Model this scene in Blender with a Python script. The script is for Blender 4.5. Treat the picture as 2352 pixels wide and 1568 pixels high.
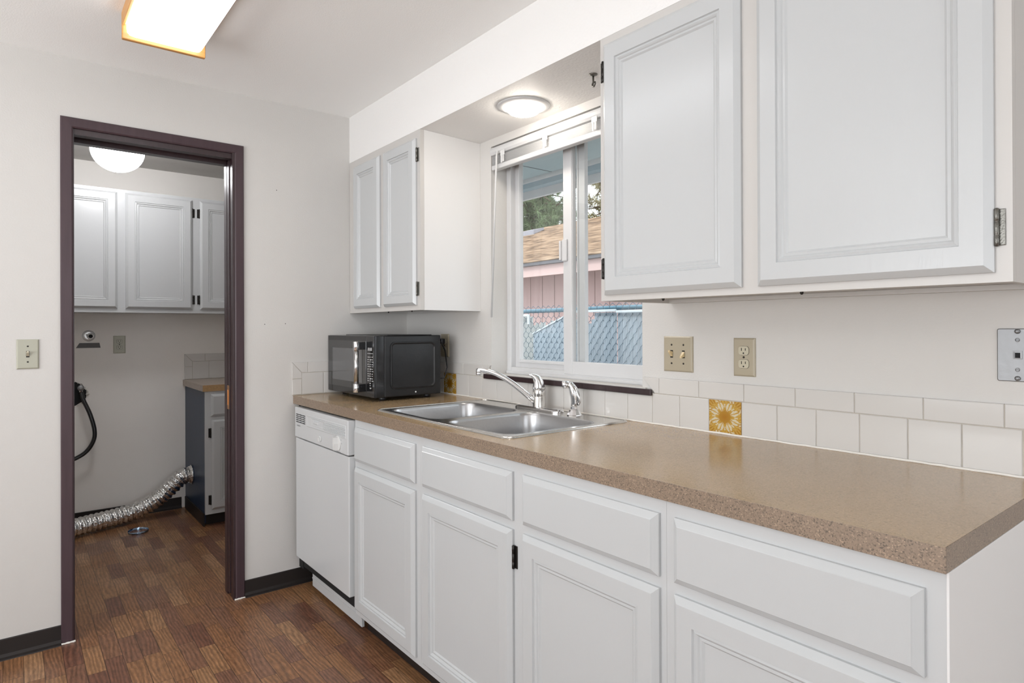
import bpy, bmesh, math, random
from mathutils import Vector, Matrix
from math import sin, cos, pi, radians
random.seed(7)
for o in list(bpy.data.objects): bpy.data.objects.remove(o)
scene = bpy.context.scene
COL = scene.collection

# ------------------------------------------------------------------ camera
F_PX, Y0, YAW, CX, CAMX, CAMY, CAMZ, PITCH, ROLL = 1444.3848, 749.3458, 0.6723, 1176.5071, 3.0528, -1.6927, 1.2382, 0.0022, -0.0037
fw = Vector((-cos(YAW)*cos(PITCH), sin(YAW)*cos(PITCH), sin(PITCH)))
r0 = Vector((sin(YAW), cos(YAW), 0)); u0 = r0.cross(fw)
rt = r0*cos(ROLL) + u0*sin(ROLL); up = -r0*sin(ROLL) + u0*cos(ROLL)
cd = bpy.data.cameras.new('camera'); cam = bpy.data.objects.new('camera', cd); COL.objects.link(cam)
m = Matrix((rt, up, -fw)).transposed().to_4x4(); m.translation = Vector((CAMX, CAMY, CAMZ)); cam.matrix_world = m
cd.sensor_width = 36.0; cd.sensor_fit = 'HORIZONTAL'; cd.lens = F_PX/2352*36.0
cd.shift_x = (1176-CX)/2352; cd.shift_y = (Y0-784)/2352
cd.clip_start = 0.02; cd.clip_end = 200
scene.camera = cam

# ------------------------------------------------------------------ world, lights, exposure
scene.view_settings.view_transform = 'Standard'; scene.view_settings.look = 'None'
scene.view_settings.exposure = 0.35; scene.view_settings.gamma = 1.0
scene.view_settings.use_curve_mapping = False
w = bpy.data.worlds.new('sky'); scene.world = w; w.use_nodes = True
bg = w.node_tree.nodes['Background']; bg.inputs[0].default_value = (0.90, 0.95, 1.0, 1); bg.inputs[1].default_value = 2.3

def area_light(name, loc, direction, sx, sy, power, col):
    l = bpy.data.lights.new(name, 'AREA'); l.shape = 'RECTANGLE'; l.size = sx; l.size_y = sy; l.energy = power; l.color = col
    o = bpy.data.objects.new(name, l); COL.objects.link(o); o.location = loc
    o.rotation_euler = Vector(direction).to_track_quat('-Z', 'Y').to_euler(); return o
# added fill lights behind the camera, tilted up to brighten the ceiling
area_light('added_fill_rear', (5.9, -1.9, 1.2), (-1, 0.05, 0.75), 2.6, 1.5, 12, (0.97, 0.985, 1.0))
area_light('added_fill_side', (2.2, -4.4, 1.2), (-0.25, 1, 1.75), 2.8, 1.5, 84, (0.97, 0.985, 1.0))
sl = bpy.data.lights.new('sun', 'SUN'); sl.energy = 1.4; sl.angle = radians(12); sl.color = (1.0, 0.97, 0.92)
so = bpy.data.objects.new('sun', sl); COL.objects.link(so); so.rotation_euler = Vector((-0.35, 0.75, -0.75)).to_track_quat('-Z', 'Y').to_euler()

# ------------------------------------------------------------------ materials
def nodes(name):
    mt = bpy.data.materials.new(name); mt.use_nodes = True
    nt = mt.node_tree; return mt, nt, nt.nodes, nt.links, nt.nodes['Principled BSDF']
def setp(b, **k):
    for n, v in k.items():
        n = n.replace('_', ' ')
        if n in b.inputs: b.inputs[n].default_value = v
def c4(c): return (c[0], c[1], c[2], 1)
def mat(name, col, rough=0.5, metal=0.0, bump=0.0, scale=60.0, stretch=(1, 1, 1), var=0.0, spec=0.5, coat=0.0, vscale=None, dist=0.002):
    mt, nt, N, L, b = nodes(name)
    setp(b, Base_Color=c4(col), Roughness=rough, Metallic=metal, Specular_IOR_Level=spec, Coat_Weight=coat, Coat_Roughness=0.08)
    if bump or var:
        tc = N.new('ShaderNodeTexCoord'); mp = N.new('ShaderNodeMapping'); mp.inputs['Scale'].default_value = stretch
        L.new(tc.outputs['Object'], mp.inputs[0])
    if bump:
        nz = N.new('ShaderNodeTexNoise'); nz.inputs['Scale'].default_value = scale; nz.inputs['Detail'].default_value = 3
        L.new(mp.outputs[0], nz.inputs['Vector']); bp = N.new('ShaderNodeBump'); bp.inputs['Strength'].default_value = bump; bp.inputs['Distance'].default_value = dist
        L.new(nz.outputs[0], bp.inputs['Height']); L.new(bp.outputs[0], b.inputs['Normal'])
    if var:
        n2 = N.new('ShaderNodeTexNoise'); n2.inputs['Scale'].default_value = vscale or scale*0.1; n2.inputs['Detail'].default_value = 4
        L.new(mp.outputs[0], n2.inputs['Vector'])
        mx = N.new('ShaderNodeMix'); mx.data_type = 'RGBA'
        mx.inputs[6].default_value = c4([max(0, c*(1-var)) for c in col]); mx.inputs[7].default_value = c4([min(1, c*(1+var)) for c in col])
        L.new(n2.outputs[0], mx.inputs[0]); L.new(mx.outputs[2], b.inputs['Base Color'])
    return mt
def emis(name, col, s, base=None):
    mt, nt, N, L, b = nodes(name)
    setp(b, Base_Color=c4(base or col), Emission_Color=c4(col), Emission_Strength=s, Roughness=0.4); return mt

M = {}
M['wall'] = mat('wall_paint', (0.605, 0.588, 0.565), 0.75, bump=0.5, scale=170, dist=0.0012, var=0.012)
M['laundry_wall'] = mat('laundry_wall_paint', (0.80, 0.77, 0.73), 0.75, bump=0.5, scale=170, dist=0.0012, var=0.015)
M['ceiling'] = mat('ceiling_paint', (0.92, 0.925, 0.915), 0.85, bump=0.6, scale=220, dist=0.001)
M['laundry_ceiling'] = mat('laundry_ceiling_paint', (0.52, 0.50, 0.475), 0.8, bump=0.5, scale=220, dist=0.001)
M['soffit'] = mat('soffit_paint', (0.80, 0.79, 0.775), 0.6, bump=0.8, scale=120, dist=0.0016)
M['door_paint'] = mat('cool_white_cabinet_paint', (0.505, 0.517, 0.522), 0.24, bump=0.35, scale=50, stretch=(5, 5, 1), dist=0.0006)
M['frame_paint'] = mat('grey_white_frame_paint', (0.525, 0.535, 0.54), 0.4, bump=0.25, scale=50, stretch=(5, 5, 1), dist=0.0006)
M['warm_paint'] = mat('warm_white_cabinet_paint', (0.54, 0.522, 0.50), 0.38, bump=0.25, scale=50, stretch=(5, 5, 1), dist=0.0006)
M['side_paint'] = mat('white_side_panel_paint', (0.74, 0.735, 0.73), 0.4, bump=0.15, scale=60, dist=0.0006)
M['enamel'] = mat('white_appliance_enamel', (0.56, 0.57, 0.575), 0.22, var=0.01, scale=30)
M['black'] = mat('black_plastic', (0.012, 0.012, 0.014), 0.35, var=0.2, scale=60)
M['dark'] = mat('dark_recess', (0.006, 0.006, 0.007), 0.8, var=0.3, scale=60)
M['hinge'] = mat('dark_bronze_hinge', (0.035, 0.032, 0.03), 0.35, metal=0.8, var=0.3, scale=400)
M['hinge2'] = mat('antique_pewter_hinge', (0.16, 0.155, 0.14), 0.35, metal=0.9, bump=0.4, scale=300, var=0.3)
M['chrome'] = mat('polished_chrome', (0.83, 0.83, 0.84), 0.09, metal=1.0, var=0.03, scale=30)
M['steel'] = mat('brushed_stainless_steel', (0.50, 0.50, 0.505), 0.30, metal=1.0, bump=0.15, scale=40, stretch=(1, 30, 30), var=0.06, dist=0.0003)
M['steel_rim'] = mat('stainless_rim', (0.66, 0.64, 0.61), 0.2, metal=1.0, bump=0.1, scale=60, var=0.05, dist=0.0003)
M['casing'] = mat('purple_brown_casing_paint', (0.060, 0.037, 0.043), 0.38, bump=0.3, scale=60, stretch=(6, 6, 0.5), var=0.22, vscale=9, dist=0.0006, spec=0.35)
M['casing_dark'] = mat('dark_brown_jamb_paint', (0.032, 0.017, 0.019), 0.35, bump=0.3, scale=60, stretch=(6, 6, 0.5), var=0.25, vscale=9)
M['vinyl_base'] = mat('dark_brown_vinyl_base', (0.020, 0.016, 0.015), 0.42, bump=0.1, scale=40, var=0.2, spec=0.3)
M['brass'] = mat('brass', (0.62, 0.33, 0.15), 0.3, metal=0.9, var=0.1, scale=90)
M['almond'] = mat('almond_plastic', (0.39, 0.34, 0.25), 0.32, var=0.03, scale=30)
M['almond_light'] = mat('ivory_plastic', (0.50, 0.46, 0.35), 0.3, var=0.03, scale=30)
M['almond_grey'] = mat('grey_ivory_plastic', (0.40, 0.395, 0.32), 0.35, var=0.03, scale=30)
M['toggle'] = mat('yellowed_toggle_plastic', (0.66, 0.52, 0.30), 0.35, var=0.05, scale=30)
M['vinyl'] = mat('white_window_vinyl', (0.62, 0.62, 0.625), 0.35, bump=0.05, scale=30, var=0.01)
M['sill'] = mat('sill_paint', (0.60, 0.575, 0.54), 0.4, bump=0.3, scale=90, dist=0.0008)
M['blind'] = mat('white_blind_slat', (0.60, 0.60, 0.60), 0.4, var=0.02, scale=20)
M['tile'] = mat('white_glazed_tile', (0.595, 0.575, 0.55), 0.10, bump=0.25, scale=9, var=0.012, dist=0.0015)
M['grout'] = mat('grey_grout', (0.50, 0.46, 0.40), 0.9, bump=0.4, scale=300, var=0.25)
M['caulk'] = mat('white_caulk', (0.80, 0.77, 0.72), 0.6, bump=0.4, scale=150)
M['tin'] = mat('galvanised_metal', (0.26, 0.263, 0.268), 0.48, metal=0.85, bump=0.3, scale=60, var=0.12)
M['white_plastic'] = mat('white_plastic', (0.62, 0.62, 0.61), 0.5, var=0.02, scale=30)
M['oak'] = mat('varnished_oak', (0.55, 0.27, 0.075), 0.35, bump=0.2, scale=25, stretch=(1, 1, 12), var=0.25, vscale=14)
M['lens'] = emis('lit_acrylic_lens', (0.93, 0.96, 1.0), 4.2, base=(0.75, 0.75, 0.75))
M['zinc'] = mat('bright_zinc', (0.70, 0.70, 0.70), 0.3, metal=0.5, bump=0.4, scale=90, var=0.15)
M['globe'] = emis('lit_opal_globe', (0.98, 0.98, 1.0), 22)
M['can'] = emis('lit_dome_lens', (1.0, 0.92, 0.82), 40.0)
M['blue_panel'] = mat('dark_blue_wood_panel', (0.024, 0.042, 0.085), 0.32, bump=0.2, scale=40, stretch=(8, 8, 0.6), var=0.25, vscale=12, spec=0.15)
M['particle'] = mat('raw_particle_board', (0.40, 0.25, 0.12), 0.8, bump=0.6, scale=250, var=0.3, vscale=90)
M['hose'] = mat('black_rubber_hose', (0.012, 0.012, 0.013), 0.25, var=0.2, scale=90)
M['tape'] = mat('grey_metal_strap', (0.085, 0.08, 0.078), 0.5, var=0.3, scale=120)
M['plaster'] = mat('broken_plaster', (0.55, 0.52, 0.48), 0.9, bump=1.0, scale=90, var=0.3)
M['band'] = mat('blued_steel_band', (0.40, 0.55, 0.75), 0.15, metal=1.0, var=0.1, scale=60)
M['wax'] = mat('old_wax_caulk', (0.55, 0.50, 0.45), 0.7, bump=0.8, scale=200, var=0.3)
# outdoors
M['siding'] = mat('pink_brown_siding', (0.42, 0.30, 0.285), 0.85, bump=0.4, scale=60, stretch=(3, 3, 0.4), var=0.12, vscale=5)
M['fascia'] = mat('pink_fascia_board', (0.50, 0.37, 0.35), 0.8, var=0.06, scale=30)
M['gutter'] = mat('dark_drip_edge', (0.10, 0.10, 0.11), 0.5, var=0.3, scale=30)
M['eave'] = mat('blue_grey_eave_panel', (0.56, 0.68, 0.72), 0.8, bump=0.2, scale=60, var=0.05)
M['eave_white'] = mat('pale_eave_board', (0.72, 0.74, 0.76), 0.8, var=0.04, scale=20)
M['eave_blue'] = mat('blue_eave_board', (0.38, 0.50, 0.57), 0.8, var=0.06, scale=20)
M['fence_wire'] = mat('galvanised_wire', (0.10, 0.16, 0.21), 0.5, metal=0.2, var=0.2, scale=60)
M['fence_rail'] = mat('blue_green_rail', (0.10, 0.20, 0.26), 0.5, metal=0.2, var=0.2, scale=20)
M['slat'] = mat('pale_blue_privacy_slat', (0.50, 0.53, 0.53), 0.6, var=0.22, scale=60, stretch=(1, 1, 0.05), vscale=30)
M['slat_blue'] = mat('blue_tint_privacy_panel', (0.38, 0.45, 0.51), 0.6, var=0.25, scale=60, stretch=(1, 1, 0.05), vscale=30)
M['cap'] = mat('white_slat_cap', (0.55, 0.61, 0.64), 0.5, var=0.04, scale=20)
M['bark'] = mat('pine_bark', (0.10, 0.07, 0.05), 0.9, bump=1.0, scale=30, var=0.3)
M['needle'] = mat('pine_needles', (0.17, 0.235, 0.12), 0.7, var=0.45, scale=20, vscale=1.6)
M['needle2'] = mat('olive_pine_needles', (0.27, 0.24, 0.12), 0.7, var=0.4, scale=20, vscale=1.6)
M['ground'] = mat('yard_gravel', (0.30, 0.28, 0.25), 0.95, bump=0.8, scale=60, var=0.2)
M['roofvent'] = mat('grey_roof_vent', (0.24, 0.24, 0.27), 0.5, var=0.05, scale=10)

def glass_mat():
    mt = bpy.data.materials.new('window_glass'); mt.use_nodes = True; nt = mt.node_tree; nt.nodes.clear(); N, L = nt.nodes, nt.links
    t = N.new('ShaderNodeBsdfTransparent'); t.inputs[0].default_value = (0.975, 0.985, 0.985, 1)
    g = N.new('ShaderNodeBsdfGlossy'); g.inputs['Roughness'].default_value = 0.02
    nz = N.new('ShaderNodeTexNoise'); nz.inputs['Scale'].default_value = 6
    f = N.new('ShaderNodeMath'); f.operation = 'MULTIPLY_ADD'; f.inputs[1].default_value = 0.05; f.inputs[2].default_value = 0.05
    mx = N.new('ShaderNodeMixShader'); o = N.new('ShaderNodeOutputMaterial')
    L.new(nz.outputs[0], f.inputs[0]); L.new(f.outputs[0], mx.inputs[0]); L.new(t.outputs[0], mx.inputs[1]); L.new(g.outputs[0], mx.inputs[2]); L.new(mx.outputs[0], o.inputs[0]); return mt
M['glass'] = glass_mat()
def clear_mat():
    mt = bpy.data.materials.new('clear_acrylic'); mt.use_nodes = True; nt = mt.node_tree; nt.nodes.clear(); N, L = nt.nodes, nt.links
    t = N.new('ShaderNodeBsdfTransparent'); t.inputs[0].default_value = (0.96, 0.96, 0.96, 1)
    g = N.new('ShaderNodeBsdfPrincipled'); g.inputs['Base Color'].default_value = (0.9, 0.9, 0.9, 1); g.inputs['Roughness'].default_value = 0.15
    mx = N.new('ShaderNodeMixShader'); mx.inputs[0].default_value = 0.55; o = N.new('ShaderNodeOutputMaterial')
    L.new(t.outputs[0], mx.inputs[1]); L.new(g.outputs[0], mx.inputs[2]); L.new(mx.outputs[0], o.inputs[0]); return mt
M['clear'] = clear_mat()

def floor_mat():
    mt, nt, N, L, b = nodes('wood_plank_sheet_vinyl')
    W, LEN = 0.0592, 0.235
    def mth(op, a, b_=None, c=None):
        n = N.new('ShaderNodeMath'); n.operation = op
        for i, v in enumerate((a, b_, c)):
            if v is None: continue
            if isinstance(v, (int, float)): n.inputs[i].default_value = v
            else: L.new(v, n.inputs[i])
        return n.outputs[0]
    tc = N.new('ShaderNodeTexCoord'); sp = N.new('ShaderNodeSeparateXYZ'); L.new(tc.outputs['Object'], sp.inputs[0])
    yy = mth('DIVIDE', mth('ADD', sp.outputs[1], 1.7785), W); row = mth('FLOOR', yy); fy = mth('FRACT', yy)
    wn = N.new('ShaderNodeTexWhiteNoise'); wn.noise_dimensions = '1D'; L.new(row, wn.inputs['W'])
    xx = mth('ADD', mth('DIVIDE', sp.outputs[0], LEN), wn.outputs['Value']); colm = mth('FLOOR', xx); fx = mth('FRACT', xx)
    cid = N.new('ShaderNodeCombineXYZ'); L.new(row, cid.inputs[0]); L.new(colm, cid.inputs[1])
    wc = N.new('ShaderNodeTexWhiteNoise'); wc.noise_dimensions = '3D'; L.new(cid.outputs[0], wc.inputs['Vector'])
    ramp = N.new('ShaderNodeValToRGB'); cr = ramp.color_ramp
    cols = [(0.0, (0.15, 0.062, 0.036)), (0.3, (0.20, 0.096, 0.055)), (0.55, (0.235, 0.108, 0.048)), (0.8, (0.29, 0.150, 0.070)), (1.0, (0.33, 0.180, 0.092))]
    cr.elements[0].position = 0; cr.elements[0].color = c4(cols[0][1]); cr.elements[1].position = 1; cr.elements[1].color = c4(cols[-1][1])
    for p_, c_ in cols[1:-1]:
        e = cr.elements.new(p_); e.color = c4(c_)
    L.new(wc.outputs['Value'], ramp.inputs[0])
    # grain
    off = N.new('ShaderNodeVectorMath'); off.operation = 'MULTIPLY_ADD'; off.inputs[1].default_value = (31, 17, 11); L.new(wc.outputs['Color'], off.inputs[0])
    sc = N.new('ShaderNodeVectorMath'); sc.operation = 'MULTIPLY'; sc.inputs[1].default_value = (5.0, 20.0, 1); L.new(tc.outputs['Object'], sc.inputs[0]); L.new(sc.outputs[0], off.inputs[2])
    wv = N.new('ShaderNodeTexWave'); wv.wave_type = 'BANDS'; wv.bands_direction = 'Y'; wv.inputs['Scale'].default_value = 1.2; wv.inputs['Distortion'].default_value = 16; wv.inputs['Detail'].default_value = 2.5; wv.inputs['Detail Scale'].default_value = 0.45
    L.new(off.outputs[0], wv.inputs['Vector'])
    nz = N.new('ShaderNodeTexNoise'); nz.inputs['Scale'].default_value = 5; nz.inputs['Detail'].default_value = 6; nz.inputs['Roughness'].default_value = 0.65; L.new(off.outputs[0], nz.inputs['Vector'])
    g1 = mth('MULTIPLY_ADD', wv.outputs['Fac'], 0.42, 0.74); g2 = mth('MULTIPLY_ADD', nz.outputs[0], 1.7, 0.14); g = mth('MULTIPLY', g1, g2)
    # seams
    ey = mth('MINIMUM', fy, mth('SUBTRACT', 1.0, fy)); ex = mth('MINIMUM', fx, mth('SUBTRACT', 1.0, fx))
    sy = mth('GREATER_THAN', ey, 0.018); sx = mth('GREATER_THAN', ex, 0.0035); seam = mth('MULTIPLY_ADD', mth('MULTIPLY', sy, sx), 0.68, 0.32)
    tot = mth('MULTIPLY', g, seam)
    mc = N.new('ShaderNodeMix'); mc.data_type = 'RGBA'; mc.blend_type = 'MULTIPLY'; mc.inputs[0].default_value = 1
    L.new(ramp.outputs[0], mc.inputs[6]); L.new(tot, mc.inputs[7]); L.new(mc.outputs[2], b.inputs['Base Color'])
    n3 = N.new('ShaderNodeTexNoise'); n3.inputs['Scale'].default_value = 5; L.new(tc.outputs['Object'], n3.inputs['Vector'])
    L.new(mth('MULTIPLY_ADD', n3.outputs[0], 0.25, 0.22), b.inputs['Roughness'])
    bp = N.new('ShaderNodeBump'); bp.inputs['Strength'].default_value = 0.25; bp.inputs['Distance'].default_value = 0.0006; L.new(tot, bp.inputs['Height']); L.new(bp.outputs[0], b.inputs['Normal'])
    return mt
M['floor'] = floor_mat()

def counter_mat(name, base, rough, contrast, vs=330):
    mt, nt, N, L, b = nodes(name)
    tc = N.new('ShaderNodeTexCoord')
    vo = N.new('ShaderNodeTexVoronoi'); vo.inputs['Scale'].default_value = vs; L.new(tc.outputs['Object'], vo.inputs['Vector'])
    sep = N.new('ShaderNodeSeparateColor'); L.new(vo.outputs['Color'], sep.inputs[0])
    r = N.new('ShaderNodeValToRGB'); cr = r.color_ramp; cr.interpolation = 'CONSTANT'
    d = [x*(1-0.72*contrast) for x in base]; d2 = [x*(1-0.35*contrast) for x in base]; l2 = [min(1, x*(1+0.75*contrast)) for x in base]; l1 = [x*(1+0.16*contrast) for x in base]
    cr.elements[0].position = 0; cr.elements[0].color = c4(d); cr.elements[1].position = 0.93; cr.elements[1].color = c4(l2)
    for p_, c_ in ((0.08, d2), (0.24, base), (0.62, l1)):
        e = cr.elements.new(p_); e.color = c4(c_)
    L.new(sep.outputs[0], r.inputs[0])
    nz = N.new('ShaderNodeTexNoise'); nz.inputs['Scale'].default_value = 3.5; nz.inputs['Detail'].default_value = 5; L.new(tc.outputs['Object'], nz.inputs['Vector'])
    mr = N.new('ShaderNodeMapRange'); mr.inputs[3].default_value = 0.86; mr.inputs[4].default_value = 1.14; L.new(nz.outputs[0], mr.inputs[0])
    mc = N.new('ShaderNodeMix'); mc.data_type = 'RGBA'; mc.blend_type = 'MULTIPLY'; mc.inputs[0].default_value = 1; L.new(r.outputs[0], mc.inputs[6]); L.new(mr.outputs[0], mc.inputs[7])
    L.new(mc.outputs[2], b.inputs['Base Color'])
    setp(b, Roughness=rough, Specular_IOR_Level=0.9)
    n2 = N.new('ShaderNodeTexNoise'); n2.inputs['Scale'].default_value = 60; L.new(tc.outputs['Object'], n2.inputs['Vector'])
    bp = N.new('ShaderNodeBump'); bp.inputs['Strength'].default_value = 0.12; bp.inputs['Distance'].default_value = 0.0005; L.new(n2.outputs[0], bp.inputs['Height']); L.new(bp.outputs[0], b.inputs['Normal'])
    return mt
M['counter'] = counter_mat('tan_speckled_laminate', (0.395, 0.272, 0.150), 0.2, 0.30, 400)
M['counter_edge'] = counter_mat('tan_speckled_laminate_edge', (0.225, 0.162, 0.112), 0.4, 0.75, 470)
M['laundry_counter'] = counter_mat('grey_tan_laminate', (0.36, 0.30, 0.25), 0.4, 0.5)

def roof_mat():
    mt, nt, N, L, b = nodes('brown_asphalt_shingles')
    tc = N.new('ShaderNodeTexCoord'); mp = N.new('ShaderNodeMapping'); mp.inputs['Scale'].default_value = (1.0, 1.0, 1.0); L.new(tc.outputs['Object'], mp.inputs[0])
    nz = N.new('ShaderNodeTexNoise'); nz.inputs['Scale'].default_value = 1.0; nz.inputs['Detail'].default_value = 4
    m2 = N.new('ShaderNodeMapping'); m2.inputs['Scale'].default_value = (3.5, 8, 42); L.new(tc.outputs['Object'], m2.inputs[0]); L.new(m2.outputs[0], nz.inputs['Vector'])
    r = N.new('ShaderNodeValToRGB'); cr = r.color_ramp; cr.elements[0].position = 0.3; cr.elements[0].color = (0.12, 0.08, 0.055, 1); cr.elements[1].position = 0.7; cr.elements[1].color = (0.45, 0.33, 0.23, 1)
    e = cr.elements.new(0.5); e.color = (0.30, 0.21, 0.14, 1)
    L.new(nz.outputs[0], r.inputs[0]); L.new(r.outputs[0], b.inputs['Base Color']); setp(b, Roughness=0.9)
    return mt
M['shingle'] = roof_mat()

def attr_mat(name, rough=0.12):
    mt, nt, N, L, b = nodes(name)
    a = N.new('ShaderNodeAttribute'); a.attribute_name = 'pattern'; L.new(a.outputs['Color'], b.inputs['Base Color']); setp(b, Roughness=rough)
    return mt
M['pattern'] = attr_mat('amber_sunburst_glaze')

def duct_mat():
    mt, nt, N, L, b = nodes('crinkled_foil')
    setp(b, Base_Color=(0.84, 0.84, 0.83, 1), Metallic=1.0, Roughness=0.22)
    tc = N.new('ShaderNodeTexCoord'); v = N.new('ShaderNodeTexVoronoi'); v.inputs['Scale'].default_value = 70; L.new(tc.outputs['Object'], v.inputs['Vector'])
    bp = N.new('ShaderNodeBump'); bp.inputs['Strength'].default_value = 0.9; bp.inputs['Distance'].default_value = 0.004; L.new(v.outputs['Distance'], bp.inputs['Height']); L.new(bp.outputs[0], b.inputs['Normal'])
    return mt
M['foil'] = duct_mat()

# ------------------------------------------------------------------ mesh helpers
class G:
    """collects shapes given in room coordinates; make() links them as one mesh object"""
    def __init__(s): s.bm = bmesh.new(); s.smooth = []
    def box(s, x0, x1, y0, y1, z0, z1, bev=0.0, seg=2):
        t = bmesh.new(); r = bmesh.ops.create_cube(t, size=1)
        for v in r['verts']: v.co = Vector(((x0+x1)/2 + v.co.x*(x1-x0), (y0+y1)/2 + v.co.y*(y1-y0), (z0+z1)/2 + v.co.z*(z1-z0)))
        if bev > 0: bmesh.ops.bevel(t, geom=list(t.edges), offset=bev, segments=seg, affect='EDGES', profile=0.5)
        s.merge(t); return s
    def merge(s, t, mtx=None):
        bmesh.ops.recalc_face_normals(t, faces=t.faces)
        if mtx is not None: t.transform(mtx)
        me = bpy.data.meshes.new('tmp'); t.to_mesh(me); s.bm.from_mesh(me); bpy.data.meshes.remove(me); t.free()
    def loft(s, rings, cap0=True, cap1=True, closed=True, smooth=False):
        t = bmesh.new(); vs = [[t.verts.new(p) for p in r] for r in rings]; n = len(rings[0])
        for a, b in zip(vs[:-1], vs[1:]):
            for i in range(n if closed else n-1):
                j = (i+1) % n
                f = t.faces.new((a[i], a[j], b[j], b[i])); f.smooth = smooth
        if cap0: t.faces.new(vs[0][::-1])
        if cap1: t.faces.new(vs[-1])
        s.merge(t); return s
    def tube(s, path, r, seg=10, caps=True):
        path = [Vector(p) for p in path]; rings = []; up_ = None
        for i, p in enumerate(path):
            d = (path[min(i+1, len(path)-1)] - path[max(i-1, 0)]).normalized()
            if up_ is None: up_ = Vector((0, 0, 1)) if abs(d.z) < 0.9 else Vector((1, 0, 0))
            a = d.cross(up_).normalized(); b = a.cross(d).normalized(); up_ = b
            rr = r[i] if isinstance(r, (list, tuple)) else r
            rings.append([p + a*rr*cos(2*pi*k/seg) + b*rr*sin(2*pi*k/seg) for k in range(seg)])
        return s.loft(rings, caps, caps, smooth=True)
    def lathe(s, prof, c, ax=(0, 0, 1), seg=28, smooth=True, caps=True):
        c = Vector(c); ax = Vector(ax).normalized(); t = Vector((1, 0, 0)) if abs(ax.x) < 0.9 else Vector((0, 1, 0))
        a = ax.cross(t).normalized(); b = ax.cross(a)
        rings = [[c + ax*h + (a*cos(2*pi*k/seg) + b*sin(2*pi*k/seg))*max(r, 1e-5) for k in range(seg)] for r, h in prof]
        return s.loft(rings, caps, caps, smooth=smooth)
    def prism(s, poly, f, d0, d1):
        return s.loft([[f(u, v, d0) for u, v in poly], [f(u, v, d1) for u, v in poly]])
    def panel(s, f, u0_, u1, v0, v1, prof, cap=True):
        """nested rectangles: prof = [(inset, depth)...]"""
        rings = []
        for i, d in prof:
            rings.append([f(u0_+i, v0+i, d), f(u1-i, v0+i, d), f(u1-i, v1-i, d), f(u0_+i, v1-i, d)])
        return s.loft(rings, True, cap)
    def make(s, name, material, parent=None, loc=None, smooth_angle=None):
        org = Vector(loc) if loc is not None else (Vector(parent['_o']) if parent is not None else Vector((0, 0, 0)))
        me = bpy.data.meshes.new(name); s.bm.transform(Matrix.Translation(-org)); s.bm.to_mesh(me); s.bm.free()
        me.materials.append(M[material] if isinstance(material, str) else material)
        o = bpy.data.objects.new(name, me); COL.objects.link(o)
        if parent is not None: o.parent = parent
        else: o.location = org
        o['_o'] = tuple(org)
        return o
def thing(name, label, cat, loc, group=None):
    o = bpy.data.objects.new(name, None); COL.objects.link(o); o.location = loc; o.empty_display_size = 0.05
    o['_o'] = tuple(loc); o['label'] = label; o['category'] = cat
    if group: o['group'] = group
    return o
def tag(o, label, cat, group=None):
    o['label'] = label; o['category'] = cat
    if group: o['group'] = group
    return o
def structure(o): o['kind'] = 'structure'; return o
def sroot(name, loc):
    o = bpy.data.objects.new(name, None); COL.objects.link(o); o.location = loc; o['_o'] = tuple(loc); o['kind'] = 'structure'; return o
def fy(y):   # plane facing the room on the window wall: depth d comes towards -y
    return lambda u, v, d: Vector((u, y-d, v))
def fx(x):   # plane facing +x
    return lambda u, v, d: Vector((x+d, u, v))
def rrect(x0, x1, y0, y1, r, z, n=6):
    pts = []
    for cx_, cy_, a0 in ((x1-r, y1-r, 0), (x0+r, y1-r, pi/2), (x0+r, y0+r, pi), (x1-r, y0+r, 3*pi/2)):
        for k in range(n+1):
            a = a0 + pi/2*k/n; pts.append(Vector((cx_+r*cos(a), cy_+r*sin(a), z)))
    return pts

# ------------------------------------------------------------------ the shell
H = 2.3213; XR = 6.0; YF = -4.5; LX = -1.80; LYF = -2.3; LY1 = 0.0; ZF = -0.35
HX0, HX1, HZ0, HZ1 = 0.777, 1.643, 1.03, 2.053       # window opening
structure(G().box(-1.95, XR+0.15, YF-0.15, 0.14, -0.12, 0.0).make('floor', 'floor'))
structure(G().box(0.0, XR+0.15, YF-0.15, 0.0, H, H+0.12).make('ceiling', 'ceiling'))
g = G(); T = 0.14
g.box(-1.95, HX0, 0, T, 0, H); g.box(HX1, XR, 0, T, 0, H); g.box(HX0, HX1, 0, T, 0, HZ0-0.012); g.box(HX0, HX1, 0, T, HZ1, H)
structure(g.make('wall_right', 'wall'))
structure(G().box(0.0, XR, -0.33, 0, 2.0875, H).make('wall_soffit', 'soffit'))
DY0, DY1, DZ = -1.500, -0.885, 2.043                 # rough door opening
g = G(); g.box(-0.115, 0, YF, DY0, 0, H); g.box(-0.115, 0, DY1, 0, 0, H); g.box(-0.115, 0, DY0, DY1, DZ, H)
structure(g.make('wall_back', 'wall'))
for u_, v_ in ((-0.757, 1.259), (-0.660, 1.262), (-0.7, 1.9)):
    structure(G().lathe([(0.0022, 0), (0.0022, 0.0004)], (0.0002, u_, v_), (1, 0, 0), 8).make('nail_hole', 'hinge'))  # nail holes in the wall, drawn as tiny dark discs
# unseen room behind the camera, with made-up openings to let sky light in
g = G(); g.box(XR, XR+0.15, YF, 0, 0, 0.6); g.box(XR, XR+0.15, YF, 0, 2.25, H); g.box(XR, XR+0.15, YF, -3.2, 0.6, 2.25); g.box(XR, XR+0.15, -0.6, 0, 0.6, 2.25)
structure(g.make('wall_front', 'wall'))
g = G(); g.box(-0.115, XR, YF-0.15, YF, 0, 0.6); g.box(-0.115, XR, YF-0.15, YF, 2.25, H); g.box(-0.115, 0.8, YF-0.15, YF, 0.6, 2.25); g.box(3.6, XR, YF-0.15, YF, 0.6, 2.25)
structure(g.make('wall_left', 'wall'))
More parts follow.
